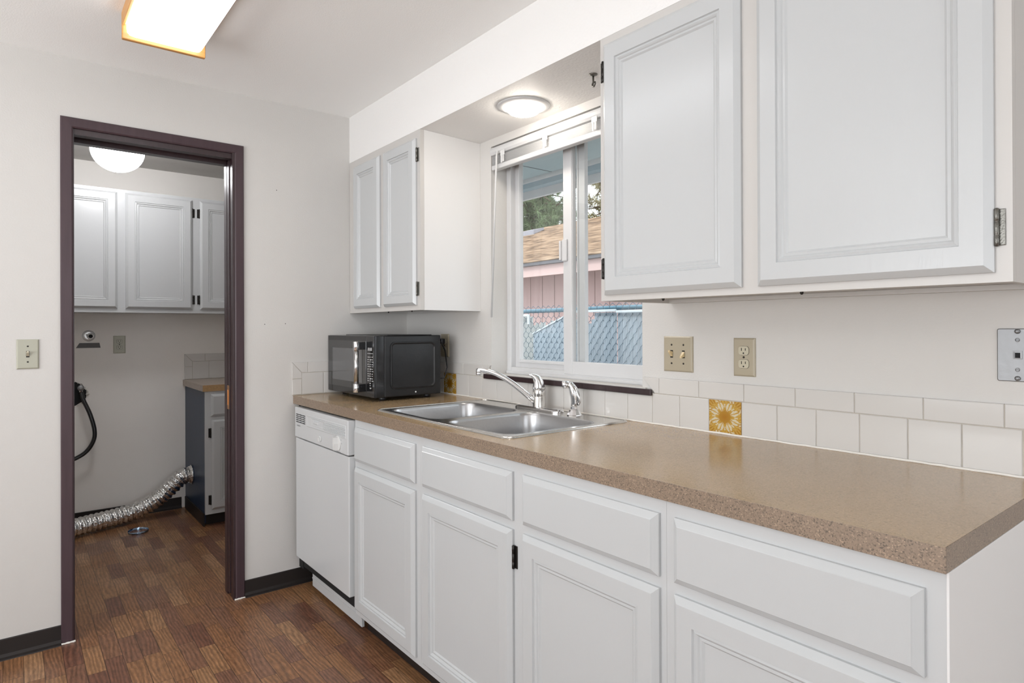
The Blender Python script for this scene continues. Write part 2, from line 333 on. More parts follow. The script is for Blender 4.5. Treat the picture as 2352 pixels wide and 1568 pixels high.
# laundry room
structure(G().box(LX-0.15, LX, LYF, LY1, 0, H).make('wall_laundry_back', 'laundry_wall'))
structure(G().box(LX-0.15, -0.115, LYF-0.1, LYF, 0, H).make('wall_laundry_left', 'laundry_wall'))
structure(G().box(LX-0.15, 0.0, LYF-0.1, 0.0, H, H+0.12).make('ceiling_laundry', 'laundry_ceiling'))

# vinyl cove base
def base_prof(f, a0, a1, h=0.074):
    g = G(); pr = [(0, 0.0), (0.024, 0.0), (0.023, 0.003), (0.012, 0.008), (0.006, 0.018), (0.005, h-0.003), (0.003, h), (0, h)]
    return g.loft([[f(a0, z, d) for d, z in pr], [f(a1, z, d) for d, z in pr]])
structure(base_prof(fx(0), -4.4, -1.542).make('baseboard_left', 'vinyl_base'))
structure(base_prof(fx(0), -0.853, -0.03).make('baseboard_back', 'vinyl_base'))
structure(base_prof(fx(LX), -2.2, -0.772).make('baseboard_laundry', 'vinyl_base'))

# ---- door_1: cased opening with pocket door
d1 = sroot('door_1', (0, -1.2, 0))
f = fx(0)
cas = [(0, 0), (0, 0.008), (0.004, 0.012), (0.036, 0.014), (0.041, 0.011), (0.042, 0)]
def casing(side):
    g = G(); yo0, yo1, zt = -1.542, -0.852, 2.082; w_ = 0.042
    if side == 'l': p = [(yo0, 0.0, 1), (yo0, zt, 1)]; pts = lambda i: ((yo0+i, 0.0), (yo0+i, zt-i))
    elif side == 'r': pts = lambda i: ((yo1-i, 0.0), (yo1-i, zt-i))
    else: pts = lambda i: ((yo0+i, zt-i), (yo1-i, zt-i))
    r1 = []; r2 = []
    for i, d in cas:
        a, b = pts(i); r1.append(f(a[0], a[1], d)); r2.append(f(b[0], b[1], d))
    g.loft([r1, r2]); return g
for s_ in 'lrt': casing(s_).make('casing', 'casing', d1)
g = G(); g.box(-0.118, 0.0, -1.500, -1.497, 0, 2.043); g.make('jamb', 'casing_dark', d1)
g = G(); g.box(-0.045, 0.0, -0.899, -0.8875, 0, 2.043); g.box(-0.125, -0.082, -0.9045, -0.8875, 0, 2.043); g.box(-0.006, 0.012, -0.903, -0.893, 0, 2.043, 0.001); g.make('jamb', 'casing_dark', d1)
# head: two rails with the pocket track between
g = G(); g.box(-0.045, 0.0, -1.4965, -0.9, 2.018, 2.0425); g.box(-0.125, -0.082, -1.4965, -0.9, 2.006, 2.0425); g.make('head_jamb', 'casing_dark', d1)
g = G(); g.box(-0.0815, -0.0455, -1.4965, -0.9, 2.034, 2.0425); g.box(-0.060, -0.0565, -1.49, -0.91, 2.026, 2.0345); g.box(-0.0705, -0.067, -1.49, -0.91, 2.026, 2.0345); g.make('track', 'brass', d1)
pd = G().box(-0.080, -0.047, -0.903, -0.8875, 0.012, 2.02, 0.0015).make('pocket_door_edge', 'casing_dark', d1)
g = G(); g.panel(lambda u, v, d: Vector((u, -0.9035-d, v)), -0.0765, -0.0505, 0.865, 0.975, [(0, 0), (0.0, 0.0012), (0.001, 0.002)]); g.box(-0.0665, -0.0605, -0.9085, -0.9055, 0.885, 0.955, 0.001); g.lathe([(0.0045, 0), (0.0045, 0.003)], (-0.0635, -0.9055, 0.925), (0, -1, 0), 12)
g.make('latch_plate', 'brass', pd)['label'] = 'brass edge pull'
# caulk remains at the casing feet
g = G()
for y0_, y1_ in ((-1.542, -1.497), (-0.898, -0.853)):
    pts = [Vector((0.016 + 0.004*random.random(), y0_+(y1_-y0_)*k/8, 0.003)) for k in range(9)]
    g.tube(pts, [0.003+0.002*random.random() for _ in pts], 6)
g.make('foot_caulk', 'caulk', d1)

# ---- window_1
w1 = sroot('window_1', (1.21, 0.11, HZ0))
def frame_ring(g, x0, x1, z0, z1, wd, y0, y1, bev=0.0):
    g.box(x0, x0+wd, y0, y1, z0, z1, bev); g.box(x1-wd, x1, y0, y1, z0, z1, bev)
    g.box(x0+wd, x1-wd, y0, y1, z0, z0+wd, bev); g.box(x0+wd, x1-wd, y0, y1, z1-wd, z1, bev)
g = G(); frame_ring(g, HX0, HX1, HZ0, HZ1, 0.030, 0.088, 0.139, 0.002); g.box(HX0+0.004, HX1-0.004, 0.080, 0.090, HZ0, HZ0+0.012, 0.001); g.make('window_frame', 'vinyl', w1)
# outer (left) sash
g = G(); frame_ring(g, HX0+0.022, 1.252, HZ0+0.024, HZ1-0.024, 0.040, 0.116, 0.136, 0.0015)
frame_ring(g, HX0+0.055, 1.219, HZ0+0.052, HZ1-0.052, 0.008, 0.111, 0.122, 0.001); ls = g.make('sash', 'vinyl', w1)
G().box(HX0+0.058, 1.216, 0.1245, 0.1275, HZ0+0.058, HZ1-0.058).make('glass_pane', 'glass', ls)
# inner (right) sliding sash
g = G(); frame_ring(g, 1.157, HX1-0.008, HZ0+0.018, HZ1-0.020, 0.050, 0.086, 0.112, 0.002)
frame_ring(g, 1.203, HX1-0.052, HZ0+0.064, HZ1-0.064, 0.006, 0.090, 0.110, 0.001); rs = g.make('sash', 'vinyl', w1)
G().box(1.206, HX1-0.055, 0.0985, 0.1015, HZ0+0.066, HZ1-0.066).make('glass_pane', 'glass', rs)
g = G(); g.box(1.158, 1.186, 0.076, 0.087, 1.510, 1.600, 0.004, 3); g.box(1.148, 1.160, 0.069, 0.080, 1.515, 1.595, 0.003, 3); g.make('pull_handle', 'vinyl', rs)
# painted return and sill board
g = G(); g.box(HX0-0.0, HX1+0.0, -0.006, 0.080, HZ0-0.012, HZ0, 0.002); g.box(HX0-0.01, HX1+0.02, -0.010, 0.0, HZ0-0.004, HZ0+0.003, 0.001)
structure(g.make('window_1_sill', 'sill'))
structure(G().box(0.739, 1.693, -0.020, -0.0102, 1.009, 1.030, 0.002).make('trim_1', 'casing_dark'))

# ---- blind
bl = thing('window_blind', 'raised white mini blind stacked at the top of the kitchen window', 'blind', (1.21, 0.03, 1.95))
g = G(); pr = [(0.010, 2.050), (0.010, 2.046), (-0.004, 2.044), (-0.008, 2.035), (-0.008, 2.022), (-0.002, 2.012), (0.010, 2.010), (0.038, 2.010), (0.038, 2.050)]
g.loft([[Vector((HX0+0.004, y, z)) for y, z in pr], [Vector((HX1-0.004, y, z)) for y, z in pr]]); g.make('headrail', 'blind', bl)
g = G()
for k in range(22):
    z = 1.970 + k*0.0017
    g.loft([[Vector((x, 0.002+0.026*t_, z + 0.0016*sin(pi*t_) + 0.0005*((k*7) % 3-1))) for t_ in (0, 0.25, 0.5, 0.75, 1)] + [Vector((x, 0.002+0.026*t_, z + 0.0016*sin(pi*t_) - 0.0009 + 0.0005*((k*7) % 3-1))) for t_ in (1, 0.75, 0.5, 0.25, 0)] for x in (HX0+0.008, HX1-0.008)])
g.make('slats', 'blind', bl)
g = G(); g.box(HX0+0.006, HX1-0.006, -0.002, 0.028, 1.945, 1.967, 0.004, 3); g.make('bottom_rail', 'blind', bl)
for cx_ in (0.875, 1.155, 1.43):
    g = G(); g.box(cx_-0.014, cx_+0.014, -0.012, -0.009, 1.994, 2.016, 0.001); g.box(cx_-0.010, cx_-0.002, -0.013, -0.010, 1.962, 1.998, 0.001); g.box(cx_+0.002, cx_+0.010, -0.013, -0.010, 1.966, 1.998, 0.001); g.make('valance_clip', 'clear', bl)
g = G(); g.tube([(0.842, -0.013, 2.018), (0.840, -0.016, 2.0), (0.793, -0.012, 1.285)], 0.0042, 8); g.tube([(0.842, -0.004, 2.024), (0.842, -0.013, 2.016)], 0.002, 6)
g.make('tilt_wand', 'blind', bl)

# ------------------------------------------------------------------ cabinets
DOORP = [(0, 0), (0, 0.007), (0.0015, 0.0085), (0.011, 0.0165), (0.013, 0.018), (0.050, 0.018), (0.052, 0.0135), (0.0575, 0.0150), (0.061, 0.0125), (0.0635, 0.0095), (0.069, 0.0105), (0.0735, 0.0065)]
DRAWP = [(0, 0), (0, 0.007), (0.0015, 0.0085), (0.013, 0.0165), (0.0145, 0.018)]
def sc_prof(p, k): return [(i*k, d) for i, d in p]
def face(parent, f, u0_, u1, v0, v1, kind, material='door_paint', k=1.0):
    return G().panel(f, u0_, u1, v0, v1, sc_prof(DOORP if kind == 'door' else DRAWP, k)).make('door' if kind == 'door' else 'drawer_front', material, parent)
def hinge(parent, f, u, v, h=0.058, material='hinge', side=1):
    g = G(); g.panel(f, min(u, u+side*0.012), max(u, u+side*0.012), v-h/2, v+h/2, [(0, 0), (0, 0.002), (0.001, 0.003)])
    axis = f(0, 1, 0)-f(0, 0, 0); c = f(u, v-h/2-0.002, 0.006)
    g.lathe([(0.0015, 0), (0.0042, 0.002), (0.0042, h*0.3), (0.0034, h*0.31), (0.0042, h*0.33), (0.0042, h*0.68), (0.0034, h*0.69), (0.0042, h*0.7), (0.0042, h+0.002), (0.0015, h+0.004)], c, axis, 12)
    return g.make('hinge', material, parent)

YB = -0.610    # face frame plane of the base cabinets
# base cabinets, three units
def base_unit(x0, x1, label, bays, end=False, hinges=()):
    t = thing('base_cabinet', label, 'cabinet', ((x0+x1)/2, YB, 0))
    g = G()
    # carcass shell: sides, bottom, back rails (open inside for the sink) and the face frame
    g.box(x0+0.0002, x0+0.016, YB+0.019, -0.012, 0.092, 0.872); g.box(x1-0.016, x1-0.0006, YB+0.019, -0.012, 0.092, 0.872); g.box(x0+0.016, x1-0.016, YB+0.019, -0.012, 0.092, 0.108); g.box(x0+0.016, x1-0.016, -0.024, -0.012, 0.108, 0.872)
    g.make('carcass', 'frame_paint', t)
    g = G(); st = [x0+0.0002] + [v for b in bays for v in (b[0]+0.012, b[1]-0.012)] + [x1-0.0002]
    for a, b in zip(st[0::2], st[1::2]): g.box(a, b, YB, YB+0.019, 0.092, 0.8745)
    for b in bays:
        g.box(b[0]+0.012, b[1]-0.012, YB, YB+0.019, 0.832, 0.8745); g.box(b[0]+0.012, b[1]-0.012, YB, YB+0.019, 0.672, 0.722); g.box(b[0]+0.012, b[1]-0.012, YB, YB+0.019, 0.092, 0.13)
    g.make('face_frame', 'frame_paint', t)
    for b in bays:
        face(t, fy(YB), b[0], b[1], 0.708, 0.8425, 'drawer'); face(t, fy(YB), b[0], b[1], 0.115, 0.6835, 'door')
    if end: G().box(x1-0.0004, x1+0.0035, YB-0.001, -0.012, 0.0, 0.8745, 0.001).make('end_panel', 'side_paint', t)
    for (u, v, sd) in hinges: hinge(t, fy(YB), u, v, 0.062, 'hinge', sd)
    return t
base_unit(0.6745, 1.193, 'white base cabinet with one drawer and one door next to the dishwasher', [(0.690, 1.166)])
base_unit(1.193, 2.214, 'white double-door sink base cabinet with two false drawer fronts under the sink', [(1.217, 1.699), (1.744, 2.199)], hinges=((1.7015, 0.609, 1),))
base_unit(2.214, 2.7235, 'white base cabinet with one wide drawer and door at the open counter end', [(2.238, 2.696)], end=True)
tk = G().box(0.655, 2.70, -0.548, -0.53, 0.001, 0.0915).make('toe_kick', 'vinyl_base'); tag(tk, 'dark brown toe kick strip recessed under the white base cabinets', 'toe kick')

# upper right cabinet
ZU0, ZU1 = 1.3155, 2.087; YU = -0.330
uc = thing('wall_cabinet', 'large white two-door wall cabinet over the counter at the right of the window', 'cabinet', (2.25, YU, ZU0))
g = G(); x0, x1 = 1.764, 2.740
g.box(x0, x0+0.016, YU+0.019, -0.0005, ZU0, ZU1); g.box(x1-0.016, x1, YU+0.019, -0.0005, ZU0, ZU1); g.box(x0+0.016, x1-0.016, YU+0.019, -0.0005, ZU0+0.012, ZU0+0.024); g.box(x0+0.016, x1-0.016, -0.012, -0.0005, ZU0+0.024, ZU1)
g.box(x0+0.016, x1-0.016, -0.032, -0.0005, ZU0, ZU0+0.0115); g.make('carcass', 'warm_paint', uc)
g = G(); bays = [(1.795, 2.212), (2.280, 2.702)]
st = [x0, 1.795, 2.212, 2.280, 2.702, x1]
for a, b in zip(st[0::2], st[1::2]): g.box(a, b, YU, YU+0.0185, ZU0, ZU1)
for b in bays: g.box(b[0], b[1], YU, YU+0.0185, ZU0, ZU0+0.035); g.box(b[0], b[1], YU, YU+0.0185, ZU1-0.045, ZU1)
g.make('face_frame', 'warm_paint', uc)
face(uc, fy(YU), 1.783, 2.224, 1.3325, 2.062, 'door'); face(uc, fy(YU), 2.266, 2.715, 1.3325, 2.062, 'door')
hinge(uc, fy(YU), 2.7185, 1.412, 0.064, 'hinge2', 1); hinge(uc, fy(YU), 2.7185, 1.985, 0.064, 'hinge2', 1)
hinge(uc, fy(YU), 1.779, 1.410, 0.058, 'hinge', -1); hinge(uc, fy(YU), 1.779, 1.987, 0.058, 'hinge', -1)
g = G()
for x in (1.98, 2.36): G().lathe([(0.004, 0), (0.004, 0.003), (0.002, 0.006)], (x, -0.318, ZU0), (0, 0, -1), 10).make('screw', 'hinge', uc)

# upper left cabinet
lc = thing('wall_cabinet', 'narrow white two-door wall cabinet in the corner above the microwave', 'cabinet', (0.35, YU, ZU0))
g = G()
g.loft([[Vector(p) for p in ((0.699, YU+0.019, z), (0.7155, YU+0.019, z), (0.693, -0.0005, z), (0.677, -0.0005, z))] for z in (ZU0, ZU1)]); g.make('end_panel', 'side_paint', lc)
g = G(); g.box(0.012, 0.028, YU+0.019, -0.0005, ZU0, ZU1); g.box(0.028, 0.676, YU+0.019, -0.0005, ZU0+0.012, ZU0+0.024); g.box(0.028, 0.676, -0.012, -0.0005, ZU0, ZU1); g.make('carcass', 'warm_paint', lc)
g = G(); st = [0.002, 0.085, 0.335, 0.405, 0.67, 0.7155]
for a, b in zip(st[0::2], st[1::2]): g.box(a, b, YU, YU+0.0185, ZU0, ZU1)
for b in ((0.085, 0.335), (0.405, 0.67)): g.box(b[0], b[1], YU, YU+0.0185, ZU0, ZU0+0.035); g.box(b[0], b[1], YU, YU+0.0185, ZU1-0.045, ZU1)
g.make('face_frame', 'warm_paint', lc)
face(lc, fy(YU), 0.072, 0.352, 1.337, 2.052, 'door', k=0.92); face(lc, fy(YU), 0.396, 0.690, 1.337, 2.052, 'door', k=0.92)
hinge(lc, fy(YU), 0.6945, 1.407, 0.058, 'hinge2', 1); hinge(lc, fy(YU), 0.6945, 1.981, 0.058, 'hinge2', 1)
hinge(lc, fy(YU), 0.068, 1.407, 0.058, 'hinge', -1); hinge(lc, fy(YU), 0.068, 1.981, 0.058, 'hinge', -1)
g = G()
for x in (0.40, 0.62): G().lathe([(0.004, 0), (0.004, 0.003), (0.002, 0.006)], (x, -0.318, ZU0), (0, 0, -1), 10).make('screw', 'hinge', lc)

# ------------------------------------------------------------------ countertop with sink cut-out
SX0, SX1, SY0, SY1 = 0.768, 1.612, -0.567, -0.030
ct = thing('countertop', 'long speckled tan laminate kitchen countertop over the white base cabinets', 'countertop', (1.36, -0.31, 0.876))
g = G(); zt, zb, ye, xe = 0.914, 0.8755, -0.6235, 2.7265
ix0, ix1, iy0, iy1 = SX0+0.012, SX1-0.012, SY0+0.012, SY1-0.010
g.box(0.0008, ix0, ye, -0.001, zb, zt-0.0002, 0.0); g.box(ix1, xe-0.001, ye, -0.001, zb, zt-0.0002); g.box(ix0, ix1, ye, iy0, zb, zt-0.0002); g.box(ix0, ix1, iy1, -0.001, zb, zt-0.0002)
g.make('top', 'counter', ct)
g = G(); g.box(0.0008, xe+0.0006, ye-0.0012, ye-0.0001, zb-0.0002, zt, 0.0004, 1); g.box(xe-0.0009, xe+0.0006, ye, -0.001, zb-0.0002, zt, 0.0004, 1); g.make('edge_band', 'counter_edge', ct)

# ------------------------------------------------------------------ sink
sk = thing('kitchen_sink', 'double-bowl stainless steel drop-in sink set in the tan countertop', 'sink', (1.19, -0.30, 0.9145))
Z = 0.9143
b1 = (0.803, 1.168, -0.535, -0.140); b2 = (1.214, 1.579, -0.535, -0.140)
def sink_deck():
    t = bmesh.new()
    outer = rrect(SX0, SX1, SY0, SY1, 0.028, Z+0.003)
    ov = [t.verts.new(p) for p in outer]; lo = [t.verts.new(p) for p in rrect(SX0-0.003, SX1+0.003, SY0-0.003, SY1+0.003, 0.031, Z-0.0001)]
    n = len(ov)
    edges = [t.edges.new((ov[i], ov[(i+1) % n])) for i in range(n)]
    for i in range(n):
        f_ = t.faces.new((lo[i], lo[(i+1) % n], ov[(i+1) % n], ov[i])); f_.smooth = True
    for (x0, x1, y0, y1) in (b1, b2):
        iv = [t.verts.new(p) for p in rrect(x0, x1, y0, y1, 0.062, Z+0.003, 8)]
        edges += [t.edges.new((iv[i], iv[(i+1) % len(iv)])) for i in range(len(iv))]
    bmesh.ops.triangle_fill(t, use_beauty=True, use_dissolve=False, edges=edges)
    return t
g = G(); t = sink_deck(); bmesh.ops.recalc_face_normals(t, faces=t.faces)
up_f = [f_ for f_ in t.faces if abs(f_.normal.z) > 0.5]
if up_f and up_f[0].normal.z < 0: bmesh.ops.reverse_faces(t, faces=t.faces)
me = bpy.data.meshes.new('tmp'); t.to_mesh(me); g.bm.from_mesh(me); bpy.data.meshes.remove(me); t.free()
# raised bead round the rim
for (x0, x1, y0, y1, r_) in ((SX0+0.004, SX1-0.004, SY0+0.004, SY1-0.004, 0.026),):
    pts = rrect(x0, x1, y0, y1, r_, Z+0.0032); pts.append(pts[0]); g.tube(pts, 0.0022, 6, False)
g.make('deck', 'steel_rim', sk)
def bowl(b):
    x0, x1, y0, y1 = b; g = G(); rings = []
    for ins, z, r in ((-0.004, Z+0.0032, 0.066), (-0.001, Z+0.0038, 0.063), (0.003, Z+0.001, 0.060), (0.006, Z-0.008, 0.058), (0.012, Z-0.06, 0.055), (0.018, Z-0.13, 0.052), (0.026, Z-0.148, 0.047), (0.045, Z-0.158, 0.035), (0.10, Z-0.161, 0.03)):
        rings.append(rrect(x0+ins, x1-ins, y0+ins, y1-ins, r, z, 8))
    g.loft(rings, False, True, smooth=True); o = g.make('bowl', 'steel', sk)
    cx_, cy_ = (x0+x1)/2, (y0+y1)/2
    g = G(); g.lathe([(0.045, 0), (0.045, 0.002), (0.034, 0.0035), (0.030, 0.001), (0.006, 0.0), (0.006, 0.008), (0.001, 0.009)], (cx_, cy_, Z-0.1609), (0, 0, 1), 24); g.make('drain', 'chrome', o)
bowl(b1); bowl(b2)

# ------------------------------------------------------------------ faucet
FX, FY, FZ = 1.190, -0.078, 0.9178
ft = thing('kitchen_faucet', 'single-handle chrome kitchen faucet behind the double sink bowls', 'faucet', (FX, FY, FZ))
g = G(); rings = []
for ins, z in ((0, FZ), (0, FZ+0.006), (0.003, FZ+0.010), (0.008, FZ+0.0115)): rings.append(rrect(FX-0.128+ins, FX+0.128-ins, FY-0.027+ins, FY+0.027-ins, 0.022-ins*0.5, z))
g.loft(rings, smooth=False); g.make('base_plate', 'chrome', ft)
g = G(); g.lathe([(0.025, 0.010), (0.0235, 0.014), (0.0235, 0.050), (0.0225, 0.052), (0.0235, 0.054), (0.0235, 0.077), (0.0225, 0.079)], (FX, FY, FZ), (0, 0, 1), 32); g.make('body', 'steel_rim', ft)
g = G(); rings = []
# beak shaped handle leaning to the room
hp = [((0, 0, 0.080), 0.0245, 0.0245), ((0, 0, 0.088), 0.0245, 0.0240), ((0.0, -0.001, 0.100), 0.0225, 0.0225), ((-0.001, -0.004, 0.112), 0.0195, 0.0195), ((-0.003, -0.010, 0.123), 0.016, 0.0155), ((-0.007, -0.018, 0.131), 0.012, 0.0105), ((-0.013, -0.028, 0.136), 0.008, 0.0058), ((-0.020, -0.038, 0.1385), 0.004, 0.0028)]
for i, (p_, ra, rb) in enumerate(hp):
    ang = min(1, max(0, (i-1)/6.0))*1.35
    dirv = Vector((-0.45*sin(ang), -0.89*sin(ang), cos(ang))); a = Vector((0.89, -0.45, 0)); b = dirv.cross(a).normalized()
    rings.append([Vector((FX, FY, FZ)) + Vector(p_) + a*ra*cos(2*pi*k/20) + b*rb*sin(2*pi*k/20) for k in range(20)])
g.loft(rings, smooth=True); g.make('handle', 'chrome', ft)
g = G(); P0 = Vector((FX, FY, FZ)); tip = Vector((1.012, -0.242, 1.071)); dh = Vector((tip.x-FX, tip.y-FY, 0))
pts = []
for q, z in ((0.06, 0.948), (0.16, 0.968), (0.28, 0.992), (0.42, 1.018), (0.56, 1.040), (0.70, 1.057), (0.82, 1.067), (0.92, 1.0715), (0.985, 1.0715), (1.02, 1.068)): pts.append(Vector((FX+dh.x*q, FY+dh.y*q, z)))
g.tube(pts, [0.0125, 0.0115, 0.0108, 0.0105, 0.0102, 0.010, 0.0098, 0.0098, 0.0095, 0.008], 16); sp_ = g.make('spout', 'chrome', ft)
g = G(); g.lathe([(0.010, 0.0), (0.0115, 0.002), (0.0115, 0.010), (0.0105, 0.011), (0.0115, 0.012), (0.0115, 0.020), (0.009, 0.0205)], (tip.x+0.002, tip.y+0.002, tip.z+0.0005), (0, 0, -1), 18); g.make('aerator', 'chrome', sp_)

SXp, SYp = 1.3925, -0.082
ss = thing('side_sprayer', 'chrome side sprayer standing right of the kitchen faucet', 'sprayer', (SXp, SYp, 0.9178))
g = G(); g.lathe([(0.028, 0.0), (0.0275, 0.003), (0.018, 0.020), (0.0135, 0.024), (0.0135, 0.032), (0.012, 0.034)], (SXp, SYp, 0.9175), (0, 0, 1), 12, smooth=False); g.make('base_collar', 'chrome', ss)
g = G(); pts = [((0, 0, 0.030), 0.0125), ((0.0005, 0.0, 0.045), 0.0125), ((0.001, 0, 0.065), 0.0145), ((-0.001, -0.001, 0.085), 0.0165), ((-0.006, -0.003, 0.100), 0.0145), ((-0.012, -0.007, 0.110), 0.0125), ((-0.020, -0.013, 0.114), 0.0115)]
g.tube([Vector((SXp, SYp, 0.9175))+Vector(p) for p, r in pts], [r for p, r in pts], 10); g.tube([Vector((SXp-0.016, SYp-0.011, 1.0285)), Vector((SXp-0.034, SYp-0.024, 1.0285)), Vector((SXp-0.036, SYp-0.026, 1.028))], [0.0125, 0.0135, 0.011], 12)
g.make('spray_head', 'chrome', ss)
g = G(); g.tube([Vector((SXp+0.014, SYp+0.006, 0.955)), Vector((SXp+0.021, SYp+0.006, 0.967)), Vector((SXp+0.016, SYp+0.004, 0.99)), Vector((SXp+0.008, SYp+0.001, 1.015)), Vector((SXp-0.004, SYp-0.003, 1.032))], [0.004, 0.006, 0.0065, 0.006, 0.004], 8); g.make('trigger', 'chrome', ss)

# ------------------------------------------------------------------ dishwasher
dw = thing('dishwasher', 'white built-in dishwasher with rotary dial beside the door opening', 'dishwasher', (0.37, -0.61, 0))
DX0, DX1, YD = 0.069, 0.671, -0.636
G().box(DX0+0.005, DX1-0.005, -0.60, -0.03, 0.10, 0.868).make('tub', 'dark', dw)
g = G(); g.box(DX0, DX1, YD, -0.604, 0.158, 0.722, 0.004, 3); g.make('door', 'enamel', dw)
# control panel, with the vent opening and handle recess as relief
cp = G(); fD = fy(YD); zc0, zc1 = 0.727, 0.868
cp.box(DX0, DX1, YD-0.004, -0.604, zc0, zc1, 0.004, 3)
cpo = cp.make('control_panel', 'enamel', dw)
g = G(); fC = fy(YD-0.004)
for r in range(5):
    for c in range(3):
        u = DX0+0.018+c*0.040; v = 0.8355-r*0.0088
        g.panel(fC, u, u+0.036, v-0.0022, v+0.0022, [(0, -0.002), (0, 0.0003)])
g.make('vent', 'dark', cpo)['label'] = 'black slotted vent'
# sunken grip drawn as bevelled pocket frame with ribs
g = G(); u0_, u1, v0, v1 = 0.212, 0.655, 0.792, 0.846
fr = [[fC(u0_, v1, 0.0002), fC(u1, v1, 0.0002), fC(u1, v0, 0.0002), fC(u0_+0.012, v0, 0.0002)], [fC(u0_+0.006, v1-0.003, 0.0022), fC(u1-0.003, v1-0.003, 0.0022), fC(u1-0.003, v0+0.003, 0.0022), fC(u0_+0.016, v0+0.003, 0.0022)], [fC(u0_+0.026, v1-0.010, 0.0004), fC(u1-0.006, v1-0.006, 0.0004), fC(u1-0.006, v0+0.006, 0.0004), fC(u0_+0.036, v0+0.010, 0.0004)]]
g.loft(fr, True, True)
for r in range(6):
    v = 0.8005+r*0.0066; g.panel(fC, 0.430, 0.645, v, v+0.0034, [(0, 0.0), (0, 0.0032), (0.0008, 0.004)])
g.make('grip_recess', 'enamel', cpo)
g = G(); g.panel(fC, 0.285, 0.420, 0.806, 0.836, [(0, 0), (0, 0.0028), (0.004, 0.0012)]); g.panel(fC, 0.318, 0.372, 0.816, 0.828, [(0, 0), (0, 0.007), (0.002, 0.009)]); g.make('latch', 'enamel', cpo)
g = G(); g.lathe([(0.031, 0), (0.031, 0.002), (0.028, 0.003)], (0.572, YD-0.004, 0.764), (0, -1, 0), 40)
g.loft([[Vector((0.572+a, YD-0.0065, 0.764+b)) for a, b in ((-0.008, -0.027), (0.008, -0.027), (0.012, 0), (0.008, 0.027), (-0.008, 0.027), (-0.012, 0))], [Vector((0.572+a, YD-0.024, 0.764+b)) for a, b in ((-0.005, -0.026), (0.005, -0.026), (0.007, 0), (0.005, 0.026), (-0.005, 0.026), (-0.007, 0))]])
g.make('dial', 'white_plastic', cpo)
g = G(); g.lathe([(0.0125, 0), (0.0125, 0.003), (0.011, 0.004)], (0.385, YD-0.004, 0.757), (0, -1, 0), 24); g.panel(fy(YD-0.0075), 0.378, 0.392, 0.746, 0.764, [(0, 0), (0, 0.006), (0.0015, 0.008)]); g.make('start_button', 'white_plastic', cpo)
M['ink'] = mat('grey_print', (0.16, 0.16, 0.165), 0.6, var=0.05, scale=50)
M['white_ink'] = mat('white_print', (0.75, 0.75, 0.75), 0.5, var=0.02, scale=50)
def text_mesh(g, body, f, u, v, size, depth, align='LEFT'):
    cu = bpy.data.curves.new('tmp_text', 'FONT'); cu.body = body; cu.size = size; cu.align_x = align; cu.fill_mode = 'FRONT'
    ob = bpy.data.objects.new('tmp_text', cu); COL.objects.link(ob); dg = bpy.context.evaluated_depsgraph_get(); me = bpy.data.meshes.new_from_object(ob.evaluated_get(dg))
    t = bmesh.new(); t.from_mesh(me)
    for vv in t.verts: vv.co = f(u+vv.co.x, v+vv.co.y, depth)
    m2 = bpy.data.meshes.new('tmp'); t.to_mesh(m2); g.bm.from_mesh(m2); t.free()
    bpy.data.objects.remove(ob); bpy.data.curves.remove(cu); bpy.data.meshes.remove(me); bpy.data.meshes.remove(m2)
g = G(); text_mesh(g, 'FRIGIDAIRE', fC, DX0+0.028, 0.7805, 0.0088, 0.0004); g.make('brand_name', 'ink', cpo)
g = G()
for a in range(9):
    an = radians(150 - a*24 + (a > 5)*0); r_ = 0.036
    u = 0.572+r_*cos(an); v = 0.764+r_*sin(an)
    if v < 0.757: continue
    g.panel(fC, u-0.004, u+0.004, v-0.0008, v+0.0008, [(0, 0), (0, 0.0003)])
G().panel(fC, 0.562, 0.602, 0.7295, 0.731, [(0, 0), (0, 0.0003)]).make('off_mark', 'ink', cpo)
g.make('dial_marks', 'ink', cpo)
g = G(); g.box(0.125, DX1-0.01, -0.578, -0.566, 0.020, 0.155, 0.001); g.box(0.125, DX1-0.01, -0.580, -0.578, 0.055, 0.060); g.make('kick_plate', 'enamel', dw)
g = G(); g.box(0.012, 0.066, -0.600, -0.585, 0.085, 0.872); o = g.make('filler_strip', 'dark'); tag(o, 'dark narrow gap filler between the door wall and dishwasher', 'filler strip')

# ------------------------------------------------------------------ microwave
mw = thing('microwave_oven', 'black countertop microwave with silver handle in the counter corner', 'microwave', (0.27, -0.28, 0.9145))
X0, X1, Y0_, Y1_, Z0, Z1 = 0.013, 0.523, -0.452, -0.110, 0.931, 1.205
g = G(); g.box(X0, X1-0.001, Y0_+0.050, Y1_, Z0, Z1, 0.004, 2); g.box(X0+0.03, X1-0.03, Y0_+0.08, Y1_-0.03, Z1-0.001, Z1+0.003, 0.002, 1)
g.make('body', mat('black_textured_steel', (0.014, 0.014, 0.015), 0.3, bump=0.35, scale=110, var=0.5, vscale=14, dist=0.0006, spec=0.35), mw)
